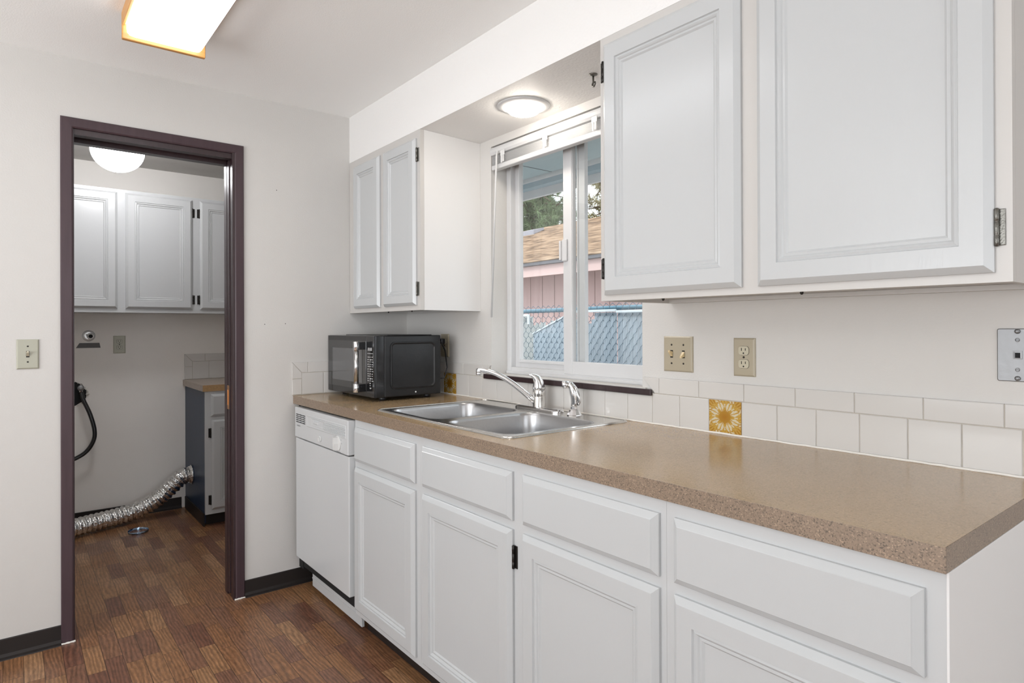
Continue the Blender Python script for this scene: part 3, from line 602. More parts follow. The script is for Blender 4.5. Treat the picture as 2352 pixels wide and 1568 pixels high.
# embossed side panel
def rr2(f, u0_, u1, v0, v1, r, d, n=6):
    return [f(p.x, p.y, d) for p in rrect(u0_, u1, v0, v1, r, 0, n)]
fS = fx(X1-0.001)
g = G(); a0, a1, c0, c1 = Y0_+0.078, Y1_-0.030, Z0+0.034, Z1-0.028
g.loft([rr2(fS, a0, a1, c0, c1, 0.022, -0.001), rr2(fS, a0+0.001, a1-0.001, c0+0.001, c1-0.001, 0.022, 0.0045), rr2(fS, a0+0.005, a1-0.005, c0+0.005, c1-0.005, 0.020, 0.0055), rr2(fS, a0+0.010, a1-0.010, c0+0.010, c1-0.010, 0.018, 0.0012), rr2(fS, a0+0.012, a1-0.012, c0+0.012, c1-0.012, 0.016, 0.001)], smooth=False)
g.make('embossed_side', bpy.data.materials['black_textured_steel'], mw)
M['gloss_black'] = mat('gloss_black_plastic', (0.010, 0.010, 0.011), 0.12, var=0.2, scale=30)
M['black_glass'] = mat('black_oven_glass', (0.018, 0.019, 0.020), 0.04, var=0.05, scale=20, spec=1.0)
M['black_glass2'] = mat('reflection_grey_meshed_glass', (0.085, 0.087, 0.09), 0.06, var=0.05, scale=20, spec=1.0)  # grey base colour stands in for the wall reflected in the glass
g = G(); g.box(X0, X1, Y0_+0.006, Y0_+0.049, Z0, Z1, 0.003, 2); g.make('front_frame', 'gloss_black', mw)
g = G(); g.box(X0, X1-0.078, Y0_, Y0_+0.006, Z0+0.001, Z1-0.001, 0.0015, 2); dr = g.make('door', 'gloss_black', mw)
g = G(); g.box(X0+0.004, X1-0.080, Y0_-0.0012, Y0_, Z0+0.030, Z1-0.024, 0.0004, 1); g.make('glass_border', 'black_glass', dr)
g = G(); g.box(X0+0.060, X1-0.118, Y0_-0.0020, Y0_-0.0012, Z0+0.060, Z1-0.060, 0.0003, 1); g.make('window', 'black_glass2', dr)
g = G(); g.box(X1-0.077, X1-0.001, Y0_, Y0_+0.006, Z0+0.001, Z1-0.001, 0.0015, 2); pn = g.make('control_panel', 'gloss_black', mw)
fM = fy(Y0_)
g = G(); text_mesh(g, '88:88', fM, X1-0.062, Z1-0.066, 0.019, 0.0006)
for k in range(9): g.panel(fM, X1-0.066+k*0.0062, X1-0.066+k*0.0062+0.0042, Z1-0.0795, Z1-0.0775, [(0, 0), (0, 0.0004)])
for r in range(14):
    for c in range(3):
        u = X1-0.064+c*0.020; v = Z1-0.092-r*0.0105; wd = 0.010 if (r*3+c*5) % 4 else 0.016
        if r > 10 and c != 1: continue
        g.panel(fM, u, u+wd, v-0.0035, v-0.0014, [(0, 0), (0, 0.0004)]); 
        if r % 2: g.panel(fM, u+0.002, u+wd-0.004, v-0.0064, v-0.0052, [(0, 0), (0, 0.0004)])
g.make('keypad_print', 'white_ink', pn)
xh = X1-0.096
g = G(); g.lathe([(0.0105, 0), (0.0105, 0.158)], (xh, Y0_-0.040, Z0+0.058), (0, 0, 1), 20); hb = g.make('handle', mat('satin_steel_handle', (0.62, 0.62, 0.62), 0.2, metal=1.0, var=0.04, scale=30), dr)
g = G()
for z0_, z1_ in ((Z0+0.022, Z0+0.060), (Z1-0.064, Z1-0.026)): G().lathe([(0.0125, 0), (0.013, 0.001), (0.013, z1_-z0_-0.001), (0.0125, z1_-z0_)], (xh, Y0_-0.040, z0_), (0, 0, 1), 20).make('handle_cap', 'chrome', hb)
for z0_, z1_ in ((Z0+0.024, Z0+0.058), (Z1-0.062, Z1-0.028)): G().box(xh-0.009, xh+0.013, Y0_-0.034, Y0_+0.001, z0_, z1_, 0.002, 2).make('handle_mount', 'gloss_black', hb)
for x in (X0+0.05, X1-0.06):
    for y in (Y0_+0.07, Y1_-0.04):
        G().lathe([(0.014, 0), (0.016, 0.003), (0.016, 0.018)], (x, y, 0.9142), (0, 0, 1), 16).make('foot', 'black', mw)
G().lathe([(0.0035, 0), (0.0035, 0.0015)], (X1-0.001, -0.245, Z0+0.016), (1, 0, 0), 12).make('screw', 'white_ink', mw)
g = G(); g.tube([(0.50, -0.111, 1.00), (0.505, -0.08, 1.0), (0.50, -0.06, 1.05), (0.46, -0.045, 1.13), (0.41, -0.036, 1.166), (0.395, -0.032, 1.172)], 0.0035, 8)
g.box(0.378, 0.405, -0.032, -0.0095, 1.160, 1.186, 0.004, 2); g.make('power_cord', 'black', mw)

# ------------------------------------------------------------------ tile backsplashes
TB = [(0, 0.0), (0, 0.0062), (0.0008, 0.0074), (0.002, 0.008)]
def tile(g, f, u0_, u1, v0, v1): g.panel(f, u0_+0.0008, u1-0.0008, v0+0.0008, v1-0.0008, TB)
def poly_tile(g, f, poly):
    c = Vector((sum(p[0] for p in poly)/len(poly), sum(p[1] for p in poly)/len(poly)))
    def ins(k): return [tuple(Vector(p) + (c-Vector(p)).normalized()*k) for p in poly]
    g.loft([[f(u, v, 0) for u, v in ins(0.0012)], [f(u, v, 0.0065) for u, v in ins(0.0012)], [f(u, v, 0.008) for u, v in ins(0.003)]])
def deco(parent, f, u0_, u1, v0, v1):
    n = 96; me = bpy.data.meshes.new('patterned_tile'); org = Vector(parent['_o']); vs = []; fs = []
    for j in range(n+1):
        for i in range(n+1): vs.append(f(u0_+0.001+(u1-u0_-0.002)*i/n, v0+0.001+(v1-v0-0.002)*j/n, 0.0082)-org)
    for j in range(n):
        for i in range(n): a = j*(n+1)+i; fs.append((a, a+1, a+n+2, a+n+1))
    # skirt gives the tile its thickness
    k = len(vs)
    for u, v in ((u0_+0.001, v0+0.001), (u1-0.001, v0+0.001), (u1-0.001, v1-0.001), (u0_+0.001, v1-0.001)): vs += [f(u, v, 0)-org, f(u, v, 0.0082)-org]
    for q in range(4): a = k+2*q; b = k+2*((q+1) % 4); fs.append((a, b, b+1, a+1))
    me.from_pydata([tuple(v) for v in vs], [], fs); at = me.color_attributes.new('pattern', 'FLOAT_COLOR', 'POINT')
    amber = Vector((0.40, 0.21, 0.022)); deep = Vector((0.34, 0.15, 0.008)); cream = Vector((0.58, 0.52, 0.38)); gold = Vector((0.52, 0.34, 0.07))
    for idx in range(len(vs)):
        if idx >= k: c = amber
        else:
            i = idx % (n+1); j = idx//(n+1); x = (i/n-0.5)*2; y = (j/n-0.5)*2; r = math.hypot(x, y); th = math.atan2(y, x)
            lim = 0.94/max(0.75, max(abs(cos(th)), abs(sin(th)))**0.35)
            ray = abs(((th/(2*pi)*8) % 1)-0.5)*2          # eight double petals
            fine = 0.5+0.5*sin(th*46+r*3); fine2 = 0.5+0.5*sin(th*30-r*22)
            if r < 0.42+0.07*sin(th*32): c = deep.lerp(amber, min(1, r/0.42)*(0.5+0.5*fine))
            elif r < 0.90:
                mid = 1-abs((r-0.64)/0.26); wdt = 0.22+0.40*max(0, mid)
                d = abs(ray-0.5)/0.5
                petal = (ray > 0.12 and ray < 0.12+wdt) or (ray > 0.86 and r > 0.60 and r < 0.80)
                c = cream if petal else gold.lerp(amber, fine)
                if petal and fine2 > 0.88: c = cream.lerp(gold, 0.5)
            elif r < 1.02 and ray > 0.4: c = gold.lerp(amber, fine2)
            else:
                c = deep.lerp(gold, fine*0.8)
                if (abs(x) > 0.86 or abs(y) > 0.86) and 0.25 < max(min(abs(x), abs(y)), 0) < 0.6 and fine2 > 0.35: c = cream.lerp(gold, 0.3)
        at.data[idx].color = (c[0], c[1], c[2], 1)
    me.materials.append(M['pattern']); o = bpy.data.objects.new('patterned_tile', me); COL.objects.link(o); o.parent = parent; o['_o'] = tuple(org); o['label'] = 'amber sunburst patterned tile'
    return o
# window wall
bs = thing('tile_backsplash', 'white tile backsplash with two amber sunburst tiles along the window wall', 'backsplash', (1.36, 0, 0.9145))
f0 = fy(-0.0006)
ZT0, ZT1, ZT2 = 0.9165, 1.0165, 1.0695
g = G(); g.box(0.0085, 2.7365, -0.0062, -0.0006, 0.9145, ZT1); g.box(0.0085, 0.770, -0.0062, -0.0006, ZT1, ZT2-0.002); g.box(1.700, 2.7365, -0.0062, -0.0006, ZT1, ZT2-0.002); g.make('grout_bed', 'grout', bs)
g = G(); js = [1.691-0.1085*k for k in range(16)][::-1] + [1.691+0.1100*k for k in range(1, 10)]
js = [max(0.010, j) for j in js]
deco_j = []
for a, b in zip(js[:-1], js[1:]):
    if b-a < 0.01: continue
    if abs(a-0.389) < 0.01 or abs(a-1.911) < 0.01: deco_j.append((a, b)); continue
    under = a > 0.70 and b < 1.70
    tile(g, f0, a, b, ZT0, 1.0085 if under else ZT1)
tj = [1.718+0.1552*k for k in range(0, 7)]
for a, b in zip(tj[:-1], tj[1:]): tile(g, f0, a, b, ZT1, ZT2)
poly_tile(g, f0, [(1.652, ZT2), (1.718, ZT2), (1.718, ZT1), (1.702, ZT1)])
poly_tile(g, f0, [(0.778, ZT2), (0.715, ZT2), (0.715, ZT1), (0.735, ZT1)])
for a, b in ((0.010, 0.095), (0.095, 0.250), (0.250, 0.405), (0.405, 0.560), (0.560, 0.715)): tile(g, f0, a, b, ZT1, ZT2)
poly_tile(g, f0, [(tj[-1], ZT1), (tj[-1], ZT2), (2.735, ZT2), (js[-1]+0.003, ZT1)])
poly_tile(g, f0, [(js[-1]+0.003, ZT1), (2.735, ZT2), (2.735, 0.99), (js[-1]+0.003, 0.99)]); tile(g, f0, js[-1]+0.003, 2.735, ZT0, 0.99)
g.make('tiles', 'tile', bs)
for a, b in deco_j: deco(bs, f0, a, b, ZT0, ZT1)
g = G(); pts = [Vector((x*0.02+0.012, -0.0105-0.001*random.random(), 0.9155+0.0012*random.random())) for x in range(0, 136)]
g.tube(pts, 0.0035, 5); g.make('caulk_bead', 'caulk', bs)
# door wall
b2_ = thing('tile_backsplash', 'short grey-white tile backsplash on the door wall behind the microwave', 'backsplash', (0, -0.31, 0.9145))
f1 = fx(0.0005)
g = G(); g.box(0.0005, 0.006, -0.630, -0.0085, 0.9145, 1.072); g.make('grout_bed', 'grout', b2_)
g = G(); poly_tile(g, f1, [(-0.631, 1.075), (-0.553, 1.075), (-0.553, 1.022), (-0.583, 1.022)]); poly_tile(g, f1, [(-0.631, 1.075), (-0.583, 1.022), (-0.583, 0.993), (-0.631, 0.993)]); tile(g, f1, -0.631, -0.583, ZT0, 0.993)
for a, b in ((-0.553, -0.398), (-0.398, -0.243), (-0.243, -0.088), (-0.088, -0.009)): tile(g, f1, a, b, 1.022, 1.075)
for a, b in ((-0.583, -0.474), (-0.474, -0.365), (-0.365, -0.256), (-0.256, -0.147), (-0.147, -0.038), (-0.038, -0.009)): tile(g, f1, a, b, ZT0, 1.022)
g.make('tiles', 'tile', b2_)

# ------------------------------------------------------------------ wall plates
def plate(f, u0_, u1, v0, v1, name, label, cat, loc, material):
    t = thing(name, label, cat, loc)
    G().panel(f, u0_, u1, v0, v1, [(0, 0), (0, 0.003), (0.0035, 0.0062), (0.005, 0.0066)]).make('cover_plate', material, t); return t
def duplex(t, f, uc_, vc, mat2, which=(1, -1)):
    for s_ in which:
        v = vc+s_*0.0195; g = G(); poly = []
        for k in range(24):
            a = 2*pi*k/24; poly.append((uc_+max(-0.0165, min(0.0165, 0.0180*cos(a))), v+max(-0.0128, min(0.0128, 0.0165*sin(a)))))
        g.prism([(uc_+(p[0]-uc_)*1.05, v+(p[1]-v)*1.05) for p in poly], f, 0.0060, 0.0067); rim = g.make('receptacle_gap', 'dark', t)
        g = G(); g.prism(poly, f, 0.0060, 0.0084); fc = g.make('receptacle', mat2, t)
        g = G()
        for du, h in ((-0.0062, 0.0085), (0.0062, 0.0070)): g.panel(f, uc_+du-0.0011, uc_+du+0.0011, v+0.0035-h/2, v+0.0035+h/2, [(0, 0.008), (0, 0.0087)])
        g.prism([(uc_+0.0024*cos(a), v-0.0075+0.0024*sin(a)) for a in [2*pi*k/10 for k in range(10)]], f, 0.008, 0.0087); g.make('slots', 'dark', fc)
    G().lathe([(0.0032, 0), (0.0032, 0.001), (0.002, 0.0016)], f(uc_, vc, 0.0064), f(0, 0, 1)-f(0, 0, 0), 12).make('screw', 'hinge', t)
def toggles(t, f, us, vc, states, mat2):
    for u, st_ in zip(us, states):
        g = G(); g.panel(f, u-0.0052, u+0.0052, vc-0.0122, vc+0.0122, [(0, 0.006), (0, 0.0070)]); g.make('slot', 'dark', t)
        g = G(); s_ = st_
        g.loft([[f(u+a, vc+b, 0.0068) for a, b in ((-0.0046, -0.008), (0.0046, -0.008), (0.0046, 0.008), (-0.0046, 0.008))], [f(u+a, vc+s_*0.007+b, 0.018) for a, b in ((-0.0036, -0.0035), (0.0036, -0.0035), (0.0036, 0.0035), (-0.0036, 0.0035))], [f(u+a, vc+s_*0.009+b, 0.0215) for a, b in ((-0.003, -0.0028), (0.003, -0.0028), (0.003, 0.0028), (-0.003, 0.0028))]])
        g.make('toggle', mat2, t)
        for dv in (-0.030, 0.030): G().lathe([(0.0031, 0), (0.0031, 0.001), (0.0018, 0.0017)], f(u, vc+dv, 0.0064), f(0, 0, 1)-f(0, 0, 0), 12).make('screw', 'hinge', t)
fW = fy(0)
t = plate(fW, 1.7365, 1.8495, 1.094, 1.2085, 'light_switch', 'almond double toggle switch plate just right of the kitchen window', 'light switch', (1.793, 0, 1.15), 'almond'); toggles(t, fW, (1.770, 1.816), 1.151, (1, -1), 'toggle')
t = plate(fW, 1.9935, 2.0635, 1.0925, 1.2055, 'power_outlet', 'almond duplex outlet above the amber tile right of the double switch', 'outlet', (2.0285, 0, 1.15), 'almond'); duplex(t, fW, 2.0285, 1.149, 'almond_light')
t = plate(fW, 0.357, 0.427, 1.095, 1.209, 'power_outlet', 'almond duplex outlet behind the microwave with its black plug in', 'outlet', (0.392, 0, 1.15), 'almond'); duplex(t, fW, 0.392, 1.152, 'almond_light')
fB = fx(0)
t = plate(fB, -1.679, -1.610, 1.087, 1.2005, 'light_switch', 'pale ivory single toggle switch plate left of the door opening', 'light switch', (0, -1.6445, 1.144), 'almond_grey'); toggles(t, fB, (-1.6445,), 1.144, (1,), 'almond_light')
fL = fx(LX)
t = plate(fL, -1.172, -1.1035, 1.0805, 1.195, 'power_outlet', 'ivory duplex outlet on the laundry wall below the wall cabinets', 'outlet', (LX, -1.138, 1.137), 'almond_grey'); duplex(t, fL, -1.138, 1.138, 'almond_grey')
# phone plate
t = thing('phone_wall_plate', 'stainless telephone wall plate with jack at the right edge', 'phone jack', (2.672, 0, 1.175))
pl = [fW(p.x, p.y, 0) for p in rrect(2.636, 2.708, 1.1185, 1.2325, 0.004, 0, 4)]; pl2 = [fW(p.x, p.y, 0.0022) for p in rrect(2.636, 2.708, 1.1185, 1.2325, 0.004, 0, 4)]; pl3 = [fW(p.x, p.y, 0.003) for p in rrect(2.6375, 2.7065, 1.120, 1.231, 0.003, 0, 4)]
g = G(); g.loft([pl, pl2, pl3]); g.make('cover_plate', 'tin', t)
g = G(); g.panel(fW, 2.664, 2.680, 1.167, 1.185, [(0, 0.0025), (0, 0.0045), (0.0025, 0.0048), (0.0025, 0.0032)]); jk = g.make('jack', 'tin', t); G().panel(fW, 2.6675, 2.6765, 1.1695, 1.1805, [(0, 0.003), (0, 0.0036)]).make('jack_opening', 'dark', jk)
for z in (1.2265, 1.1255): G().lathe([(0.0052, 0), (0.0052, 0.003), (0.0042, 0.005), (0.001, 0.0056)], fW(2.672, z, 0.003), (0, -1, 0), 16).make('stud', 'tin', t)
for z in (1.208, 1.144):
    o = G().lathe([(0.0042, 0), (0.0042, 0.0008), (0.003, 0.0014)], fW(2.672, z, 0.003), (0, -1, 0), 16).make('screw', 'tin', t)
    g = G(); g.panel(fW, 2.6685, 2.6755, z-0.0005, z+0.0005, [(0, 0.0043), (0, 0.0047)]); g.make('screw_slot', 'dark', o)

# ------------------------------------------------------------------ ceiling fixtures
cl = thing('ceiling_light', 'long lit fluorescent ceiling light with oak end boards', 'ceiling light', (1.18, -1.27, H))
for x in (0.545, 1.80): G().box(x, x+0.018, -1.398, -1.137, 2.226, H-0.0005, 0.003, 2).make('end_board', 'oak', cl)
for y in (-1.398, -1.147): G().box(0.5635, 1.7995, y, y+0.010, 2.272, H-0.0005, 0.002, 1).make('side_rail', 'oak', cl)
g = G(); pr = [(-1.386, 2.285), (-1.384, 2.250), (-1.376, 2.241), (-1.36, 2.238), (-1.175, 2.238), (-1.159, 2.241), (-1.151, 2.250), (-1.149, 2.285)]
g.loft([[Vector((x, y, z)) for y, z in pr] for x in (0.564, 1.799)]); g.make('diffuser', 'lens', cl)
rl = thing('recessed_light', 'round lit recessed ceiling light in the soffit above the window', 'ceiling light', (1.200, -0.158, 2.0875))
G().lathe([(0.102, 0), (0.102, 0.002), (0.096, 0.006), (0.075, 0.009), (0.064, 0.0095)], (1.200, -0.158, 2.087), (0, 0, -1), 48).make('trim_ring', 'blind', rl)
G().lathe([(0.064, 0.0085), (0.063, 0.018), (0.056, 0.026), (0.040, 0.032), (0.02, 0.035), (0.001, 0.0355)], (1.200, -0.158, 2.087), (0, 0, -1), 40).make('dome_lens', 'can', rl)
gl = thing('globe_light', 'round white globe ceiling light glowing in the laundry room', 'ceiling light', (-0.93, -1.243, H))
G().lathe([(0.085, 0), (0.085, 0.012), (0.070, 0.020)], (-0.93, -1.243, H-0.0005), (0, 0, -1), 32).make('canopy', 'white_plastic', gl)
g = G(); R_ = 0.127; g.lathe([(max(0.001, R_*sin(a)), 0.115-R_*cos(a)*0.93) for a in [radians(38+142*k/22) for k in range(23)]], (-0.93, -1.243, H), (0, 0, -1), 48); g.make('globe', 'globe', gl)
hk = thing('ceiling_hook', 'small metal plant hook screwed into the soffit beside the cabinet', 'hook', (1.590, -0.165, 2.0875))
G().lathe([(0.0145, 0), (0.0145, 0.002), (0.008, 0.005), (0.0045, 0.007)], (1.575, -0.165, 2.0873), (0, 0, -1), 20).make('base_plate', 'hinge2', hk)
g = G(); g.tube([(1.575, -0.165, 2.083), (1.575, -0.165, 2.060), (1.572, -0.166, 2.053), (1.575, -0.168, 2.046), (1.583, -0.170, 2.043), (1.589, -0.171, 2.049), (1.588, -0.171, 2.057)], 0.0032, 8); g.make('hook', 'hinge2', hk)

# ------------------------------------------------------------------ laundry room contents
lw = thing('wall_cabinet', 'white wall cabinet run with raised doors high in the laundry room', 'cabinet', (-1.65, -1.2, 1.342))
XF = -1.50; LZ0, LZ1 = 1.342, 2.103
G().box(LX+0.0005, XF-0.0185, -2.29, -0.22, LZ0, LZ1).make('carcass', 'door_paint', lw)
G().box(XF-0.018, XF, -2.29, -0.22, LZ0, LZ1).make('face_frame', 'door_paint', lw)
fF = fx(XF)
for a, b in ((-2.02, -1.62), (-1.58, -1.182), (-1.139, -0.762), (-0.716, -0.34)): face(lw, fF, a, b, 1.366, 2.084, 'door', 'door_paint')
for u, sd in ((-0.7585, 1), (-0.7195, -1)):
    for v in (1.43, 2.00): hinge(lw, fF, u, v, 0.058, 'hinge', sd)
# laundry base cabinet
XB = -1.222
lb = thing('base_cabinet', 'laundry base cabinet with dark blue side panel and white front', 'cabinet', (-1.5, -0.5, 0))
G().box(LX+0.0005, XB-0.0195, -0.7405, -0.10, 0.075, 0.846).make('carcass', 'frame_paint', lb)
g = G(); g.box(LX+0.0005, XB-0.019, -0.7465, -0.741, 0.02, 0.846); g.make('side_panel', 'blue_panel', lb)['label'] = 'dark blue side panel'
G().box(XB-0.019, XB, -0.7465, -0.10, 0.075, 0.846).make('face_frame', 'frame_paint', lb)
fQ = fx(XB); face(lb, fQ, -0.716, -0.36, 0.688, 0.828, 'drawer'); face(lb, fQ, -0.712, -0.36, 0.105, 0.668, 'door')
for v in (0.585, 0.165): hinge(lb, fQ, -0.7165, v, 0.058, 'hinge', -1)
g = G(); g.box(LX+0.03, XB-0.010, -0.757, -0.7475, 0.001, 0.082, 0.002); g.box(XB-0.060, XB-0.050, -0.7465, -0.10, 0.001, 0.0745); g.make('toe_kick', 'vinyl_base', lb)
lt = thing('countertop', 'small laundry counter with raw particle board front edge over the blue-sided cabinet', 'countertop', (-1.5, -0.45, 0.8465))
G().box(LX+0.0005, XB+0.006, -0.762, -0.10, 0.8465, 0.886, 0.001, 1).make('top', 'laundry_counter', lt)
G().box(XB+0.0062, XB+0.009, -0.762, -0.10, 0.8465, 0.886).make('front_edge', 'particle', lt)
b3 = thing('tile_backsplash', 'small white tile backsplash above the laundry counter', 'backsplash', (LX, -0.4, 0.887))
f3 = fx(LX+0.0005); g = G(); g.box(LX+0.0005, LX+0.006, -0.748, -0.10, 0.8865, 1.060); g.make('grout_bed', 'grout', b3)
g = G(); zz = (0.887, 0.978, 1.012, 1.064)
poly_tile(g, f3, [(-0.752, 1.064), (-0.620, 1.064), (-0.620, 1.012), (-0.702, 1.012)]); poly_tile(g, f3, [(-0.752, 1.064), (-0.702, 1.012), (-0.702, 0.975), (-0.752, 0.975)]); tile(g, f3, -0.752, -0.702, 0.887, 0.975)
for a, b in ((-0.620, -0.465), (-0.465, -0.31), (-0.31, -0.155)): tile(g, f3, a, b, 1.012, 1.064)
for k in range(5): tile(g, f3, -0.702+0.108*k, -0.702+0.108*(k+1), 0.887, 1.012)
g.make('tiles', 'tile', b3)

# foil dryer duct
du = thing('dryer_duct', 'crinkled silver foil dryer duct snaking over the laundry floor', 'duct', (-1.45, -1.2, 0.0))
ctrl = [Vector(p) for p in ((-1.30, -2.05, 0.060), (-1.36, -1.75, 0.060), (-1.45, -1.50, 0.060), (-1.53, -1.33, 0.060), (-1.585, -1.18, 0.062), (-1.62, -1.05, 0.078), (-1.625, -0.95, 0.125), (-1.61, -0.87, 0.195), (-1.60, -0.81, 0.252), (-1.60, -0.764, 0.262))]
def catmull(P, n):
    out = []; Q = [P[0]*2-P[1]] + P + [P[-1]*2-P[-2]]
    for i in range(1, len(Q)-2):
        for k in range(n):
            t = k/n; a, b, c, d = Q[i-1], Q[i], Q[i+1], Q[i+2]
            out.append(0.5*((2*b) + (c-a)*t + (2*a-5*b+4*c-d)*t*t + (3*b-a-3*c+d)*t**3))
    out.append(P[-1]); return out
path = catmull(ctrl, 60); L_ = 0; rr = []
for i, p in enumerate(path):
    if i: L_ += (p-path[i-1]).length
    rr.append(0.0500 + 0.0045*cos(L_*2*pi/0.030) + 0.0008*random.random())
g = G(); g.tube(path, rr, 40); me_o = g.make('duct_hose', 'foil', du)
for v in me_o.data.vertices: v.co += Vector((random.uniform(-1, 1), random.uniform(-1, 1), random.uniform(-1, 1)))*0.0009
g = G(); g.lathe([(0.050, 0), (0.062, 0.001), (0.064, 0.004), (0.057, 0.006), (0.055, 0.018), (0.050, 0.018)], (-1.60, -0.7482, 0.262), (0, -1, 0), 32); g.make('collar', 'foil', du)
# hose clamp on the floor
g = G(); g.lathe([(0.0545, 0.0), (0.0555, 0.0), (0.0555, 0.013), (0.0545, 0.013), (0.0545, 0.0)], (-1.375, -1.090, 0.0008), (0, 0, 1), 48, caps=False); g.box(-1.325, -1.314, -1.10, -1.082, 0.001, 0.013, 0.002)
tag(g.make('hose_clamp', 'band', None, (-1.375, -1.09, 0)), 'shiny round metal hose clamp lying on the laundry floor', 'hose clamp')
# wall hole, valves, black hose
hole = thing('broken_wall_hole', 'ragged dark hole broken in the laundry wall around the water valves', 'wall hole', (LX, -1.40, 0.82))
rg = []
for k in range(26):
    a = 2*pi*k/26; rg.append((-1.415+(0.088+0.022*random.random())*cos(a), 0.828+(0.070+0.020*random.random())*sin(a)))
g = G(); g.prism(rg, fL, 0.0003, 0.0012); g.make('opening', 'dark', hole)
g = G()
for k in range(40):
    a = 2*pi*k/40+random.random()*0.2; u = -1.415+0.100*cos(a); v = 0.828+0.082*sin(a); s_ = 0.006+0.009*random.random()
    g.loft([[fL(u+s_*random.uniform(-1, 1), v+s_*random.uniform(-1, 1), 0.0005) for _ in range(4)], [fL(u+s_*0.6*random.uniform(-1, 1), v+s_*0.6*random.uniform(-1, 1), 0.004+0.006*random.random()) for _ in range(4)]])
g.make('plaster_rim', 'plaster', hole)
vv = thing('water_valve', 'silver washer water valve sticking out of the ragged wall hole', 'valve', (LX, -1.35, 0.86))
g = G(); g.tube([fL(-1.352, 0.868, 0.002), fL(-1.352, 0.868, 0.030), fL(-1.352, 0.868, 0.045)], [0.014, 0.014, 0.010], 12); g.tube([fL(-1.352, 0.868, 0.030), fL(-1.350, 0.836, 0.034)], 0.011, 12); g.make('body', 'chrome', vv)
g = G(); g.lathe([(0.006, 0), (0.017, 0.002), (0.019, 0.007), (0.015, 0.011), (0.003, 0.012)], fL(-1.352, 0.868, 0.046), (1, 0, 0), 14); g.make('knob', 'tin', vv)
ho = G(); ho.tube(catmull([Vector(p) for p in ((-1.766, -1.350, 0.838), (-1.745, -1.338, 0.79), (-1.725, -1.305, 0.70), (-1.715, -1.283, 0.60), (-1.715, -1.290, 0.53), (-1.72, -1.330, 0.465), (-1.72, -1.40, 0.425), (-1.72, -1.50, 0.40), (-1.72, -1.62, 0.41), (-1.74, -1.75, 0.47))], 12), 0.0125, 14)
tag(ho.make('washer_hose', 'hose', None, (-1.72, -1.35, 0.4)), 'black rubber hose curving down from the laundry wall valve', 'hose')
# gas valve flange and strap under it
gv = thing('valve_flange', 'round chrome valve flange on the laundry wall left of the outlet', 'valve', (LX, -1.303, 1.197))
G().lathe([(0.036, 0), (0.036, 0.002), (0.033, 0.006), (0.022, 0.009)], fL(-1.306, 1.197, 0.0005), (1, 0, 0), 32).make('flange', 'zinc', gv)
g = G(); g.lathe([(0.019, 0.005), (0.021, 0.015), (0.017, 0.020), (0.012, 0.020), (0.012, 0.014)], fL(-1.297, 1.194, 0), (1, 0, 0), 24)
for a in (35, 155, 270): g.tube([fL(-1.297+0.016*cos(radians(a)), 1.194+0.016*sin(radians(a)), 0.012), fL(-1.297+0.028*cos(radians(a)), 1.194+0.028*sin(radians(a)), 0.010)], [0.006, 0.003], 8)
hd = g.make('valve_key', 'white_plastic', gv); G().lathe([(0.0125, 0), (0.0125, 0.001)], fL(-1.297, 1.194, 0.0155), (1, 0, 0), 20).make('valve_bore', 'dark', hd)
g = G(); g.prism([(-1.374, 1.119), (-1.242, 1.119), (-1.248, 1.151), (-1.355, 1.151)], fL, 0.0004, 0.0022); tag(g.make('metal_strap', 'tape', None, (LX, -1.31, 1.135)), 'dark grey flat strap stuck below the round wall valve flange', 'strap')

# ------------------------------------------------------------------ outdoors
structure(G().box(-40, 20, 0.15, 40, ZF-0.1, ZF).make('floor_yard', 'ground'))
# own eave
ev = thing('roof_eave', 'pale blue soffit and fascia of the house eave outside the kitchen window', 'eave', (0.8, 0.5, 2.12))
g = G(); g.box(-1.5, 3.6, 0.142, 0.78, 2.150, 2.165); g.make('soffit_panel', 'eave', ev)
g = G()
for x in (-0.9, 0.32, 1.54, 2.76): G().box(x, x+0.004, 0.145, 0.78, 2.1485, 2.151).make('panel_joint', 'gutter', ev)
g = G(); g.box(-1.5, 3.6, 0.781, 0.800, 2.128, 2.20); g.make('fascia', 'eave_white', ev)
g = G(); g.box(-1.5, 3.6, 0.8005, 0.860, 2.098, 2.20); g.make('sub_fascia', 'eave_blue', ev)
g = G(); g.box(-1.5, 3.6, 0.8605, 0.885, 2.050, 2.22); g.make('gutter_face', 'eave_white', ev)
# fence
fn = thing('chain_link_fence', 'chain link fence with pale blue woven privacy slats and blue green rail outside the window', 'fence', (-0.7, 2.15, ZF))
g = G(); px = 0.0715; pz = 0.094; YW = 2.15
for k in range(-1, 104):
    # each wire zigzags upwards; "/" runs pass in front of the slats and the others behind them
    x_ = -3.0 + k*px*0.5; pts = []; z = ZF+0.05; i = k % 2
    while z < 1.465:
        left = (i % 2 == 0); pts.append(Vector((x_ + (0 if left else px*0.5), YW+0.004, z)))
        if left: pts.append(Vector((x_+px*0.25, YW-0.007, z+pz*0.25)))
        else: pts.append(Vector((x_+px*0.25, YW+0.024, z+pz*0.25)))
        z += pz*0.5; i += 1
    pts = pts[:-1]
    g.tube(pts, 0.0022, 4, False)
g.make('wire_mesh', 'fence_wire', fn)
G().tube([(-3.1, YW+0.046, 1.392), (0.8, YW+0.046, 1.402)], 0.019, 12).make('top_rail', 'fence_rail', fn)
for x in (-2.9, 0.76): G().tube([(x, YW+0.05, ZF), (x, YW+0.05, 1.44)], 0.025, 12).make('post', 'fence_rail', fn)
